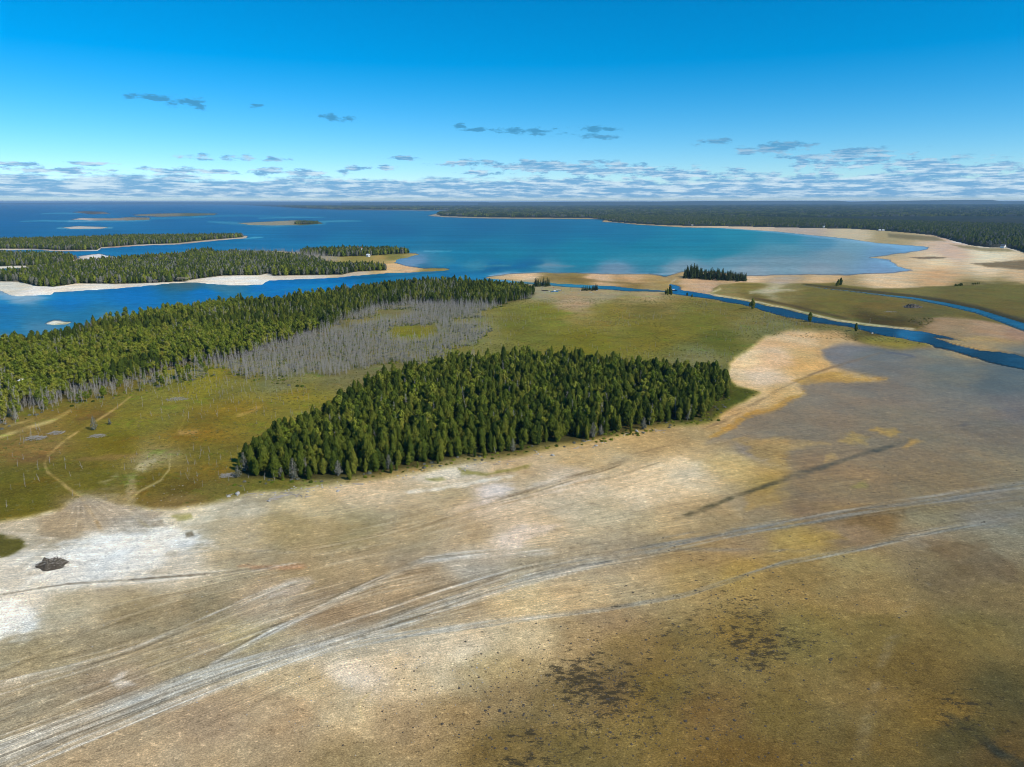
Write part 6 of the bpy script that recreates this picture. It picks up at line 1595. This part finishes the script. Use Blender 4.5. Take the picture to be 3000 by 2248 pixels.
def lighthouse(px, py, h, r0, label):
    x, y = to_ground(px, py); z = float(terrain_z(np.array([x]), np.array([y]))[0])
    e = empty('lighthouse', (float(x), float(y), max(z, 0.2)))
    mb = MB(); mb.tube([(0, 0, -0.5), (0, 0, h * 0.8)], [r0, r0 * 0.62], 8); mb.build('tower', M_WHITE, e)
    mb = MB(); mb.tube([(0, 0, h * 0.8), (0, 0, h * 0.83)], [r0 * 0.95, r0 * 0.95], 8); mb.build('gallery', M_WHITE, e)
    mb = MB(); mb.tube([(0, 0, h * 0.83), (0, 0, h * 0.93)], [r0 * 0.5, r0 * 0.5], 8); mb.build('lantern', M_GLASS, e)
    mb = MB(); mb.tube([(0, 0, h * 0.93), (0, 0, h)], [r0 * 0.6, 0.05], 8); mb.build('cap', M_RED, e)
    mb = MB(); mb.box(-0.5, 0.5, -r0 * 0.8 - 0.35, -r0 * 0.8 + 0.3, h * 0.4, h * 0.4 + 1.2); mb.build('window', M_GLASS, e)
    tag(e, label, 'lighthouse')
lighthouse(1809, 646, 15, 3.2, 'white tower on the low forested point across the bay')
lighthouse(1060, 746, 13, 1.9, 'white tower rising behind the trees of the island point')

# open shelter with two flat roofs on the island shore
def shelter():
    x, y = to_ground(535, 826); e = empty('beach_shelter', (float(x), float(y), 0.35), R(8))
    for sx in (-5, 0, 5):
        mb = MB(); mb.tube([(sx, 0, -0.3), (sx, 0, 3.4)], [0.12, 0.12], 6); mb.build('post', M_TAN, e)
    mb = MB(); mb.box(-7, 6, -1.5, 1.5, 3.4, 3.65); mb.build('roof', M_TAN, e)
    mb = MB(); mb.box(-6, 8, 1.5, 4, 5.0, 5.3); mb.build('roof', M_TAN, e)
    for sx in (-5, 6):
        mb = MB(); mb.tube([(sx, 2.8, -0.3), (sx, 2.8, 5.0)], [0.12, 0.12], 6); mb.build('post', M_TAN, e)
    tag(e, 'open timber shelter with flat pale roofs on the island shore', 'shelter')
shelter()

def boat(px, py, ln, w, rz, hull, label, cabin=True, z=None):
    x, y = to_ground(px, py, 0)
    if z is None: z = max(float(terrain_z(np.array([x]), np.array([y]))[0]), -0.05)
    e = empty('boat', (float(x), float(y), z), rz)
    prof = [(-0.5, 0.8), (-0.2, 1.0), (0.15, 0.95), (0.38, 0.55), (0.5, 0.04)]
    mb = MB(); vs = []
    for t, f in prof:
        vs += [(t * ln, -f * w / 2, 0.75 + 0.25 * max(t, 0)), (t * ln * 0.94, -f * w * 0.3, -0.05), (t * ln * 0.94, f * w * 0.3, -0.05), (t * ln, f * w / 2, 0.75 + 0.25 * max(t, 0))]
    fs = []
    for i in range(len(prof) - 1):
        for j in range(3): fs.append((i * 4 + j, i * 4 + j + 1, (i + 1) * 4 + j + 1, (i + 1) * 4 + j))
        fs.append((i * 4 + 3, i * 4, (i + 1) * 4, (i + 1) * 4 + 3))
    fs.append((3, 2, 1, 0))
    mb.add(vs, fs); mb.build('hull', hull, e)
    if cabin:
        mb = MB(); mb.box(-0.15 * ln, 0.15 * ln, -w * 0.3, w * 0.3, 0.76, 1.7); mb.build('cabin', M_WHITE, e)
        mb = MB(); mb.box(0.15 * ln, 0.15 * ln + 0.05, -w * 0.25, w * 0.25, 1.1, 1.6); mb.build('windscreen', M_GLASS, e)
    mb = MB(); mb.box(-0.54 * ln, -0.49 * ln, -0.25, 0.25, 0.2, 1.2); mb.build('motor', M_DARKWOOD, e)
    tag(e, label, 'boat')
boat(1973, 852, 7.5, 2.3, R(175), M_NAVY, 'dark blue motor boat on the river by the fork', True, 0.0)
boat(1625, 858, 8, 2.6, R(10), M_BLUE, 'bright blue boat pulled up at the landing')
boat(1636, 854, 6, 2.2, R(160), M_WHITE, 'white boat behind the bright blue one at the landing', False)
boat(1597, 855, 7, 2.0, R(-15), M_DARKWOOD, 'dark open boat at the left of the landing', False)
def post(px, py, h, label, mat=M_TAN, top=None, group=None):
    x, y = to_ground(px, py); z = float(terrain_z(np.array([x]), np.array([y]))[0])
    e = empty('post', (float(x), float(y), z))
    mb = MB(); mb.tube([(0, 0, -0.3), (0, 0, h)], [0.16, 0.14], 6); mb.build('shaft', mat, e)
    mb = MB(); mb.box(-0.4, 0.4, -0.1, 0.1, h - 0.9, h - 0.1); mb.build('board', top or mat, e)
    tag(e, label, 'post', group)
post(1588, 856, 5.0, 'tall wooden post left of the landing boats')
post(1621, 851, 3.2, 'post with a red board beside the blue boat', M_TAN, M_RED)
post(1670, 852, 3.0, 'thin post on the gravel right of the landing', M_DARKWOOD)
for i in range(16):
    rock(1640 + float(rng.uniform(-50, 130)), 858 + float(rng.uniform(-5, 6)), float(rng.uniform(0.4, 0.9)), 'pale stone on the gravel of the landing', 'stones at the landing')

# ------------------------------------------------------------------ the air
def haze():
    mb = MB(); mb.box(-70000, 70000, -2000, 72000, -5, 150)
    m = bpy.data.materials.new('haze'); m.use_nodes = True; nt = m.node_tree; nt.nodes.clear()
    o = N(nt, 'ShaderNodeOutputMaterial'); p = N(nt, 'ShaderNodeVolumePrincipled')
    p.inputs['Color'].default_value = (0.42, 0.70, 1.0, 1); p.inputs['Density'].default_value = 4.2e-5
    p.inputs['Anisotropy'].default_value = 0.1
    L(nt, p.outputs[0], o.inputs['Volume'])
    ob = mb.build('haze', m); ob['kind'] = 'stuff'; tag(ob, 'thin bluish air over the whole scene', 'haze')
haze()
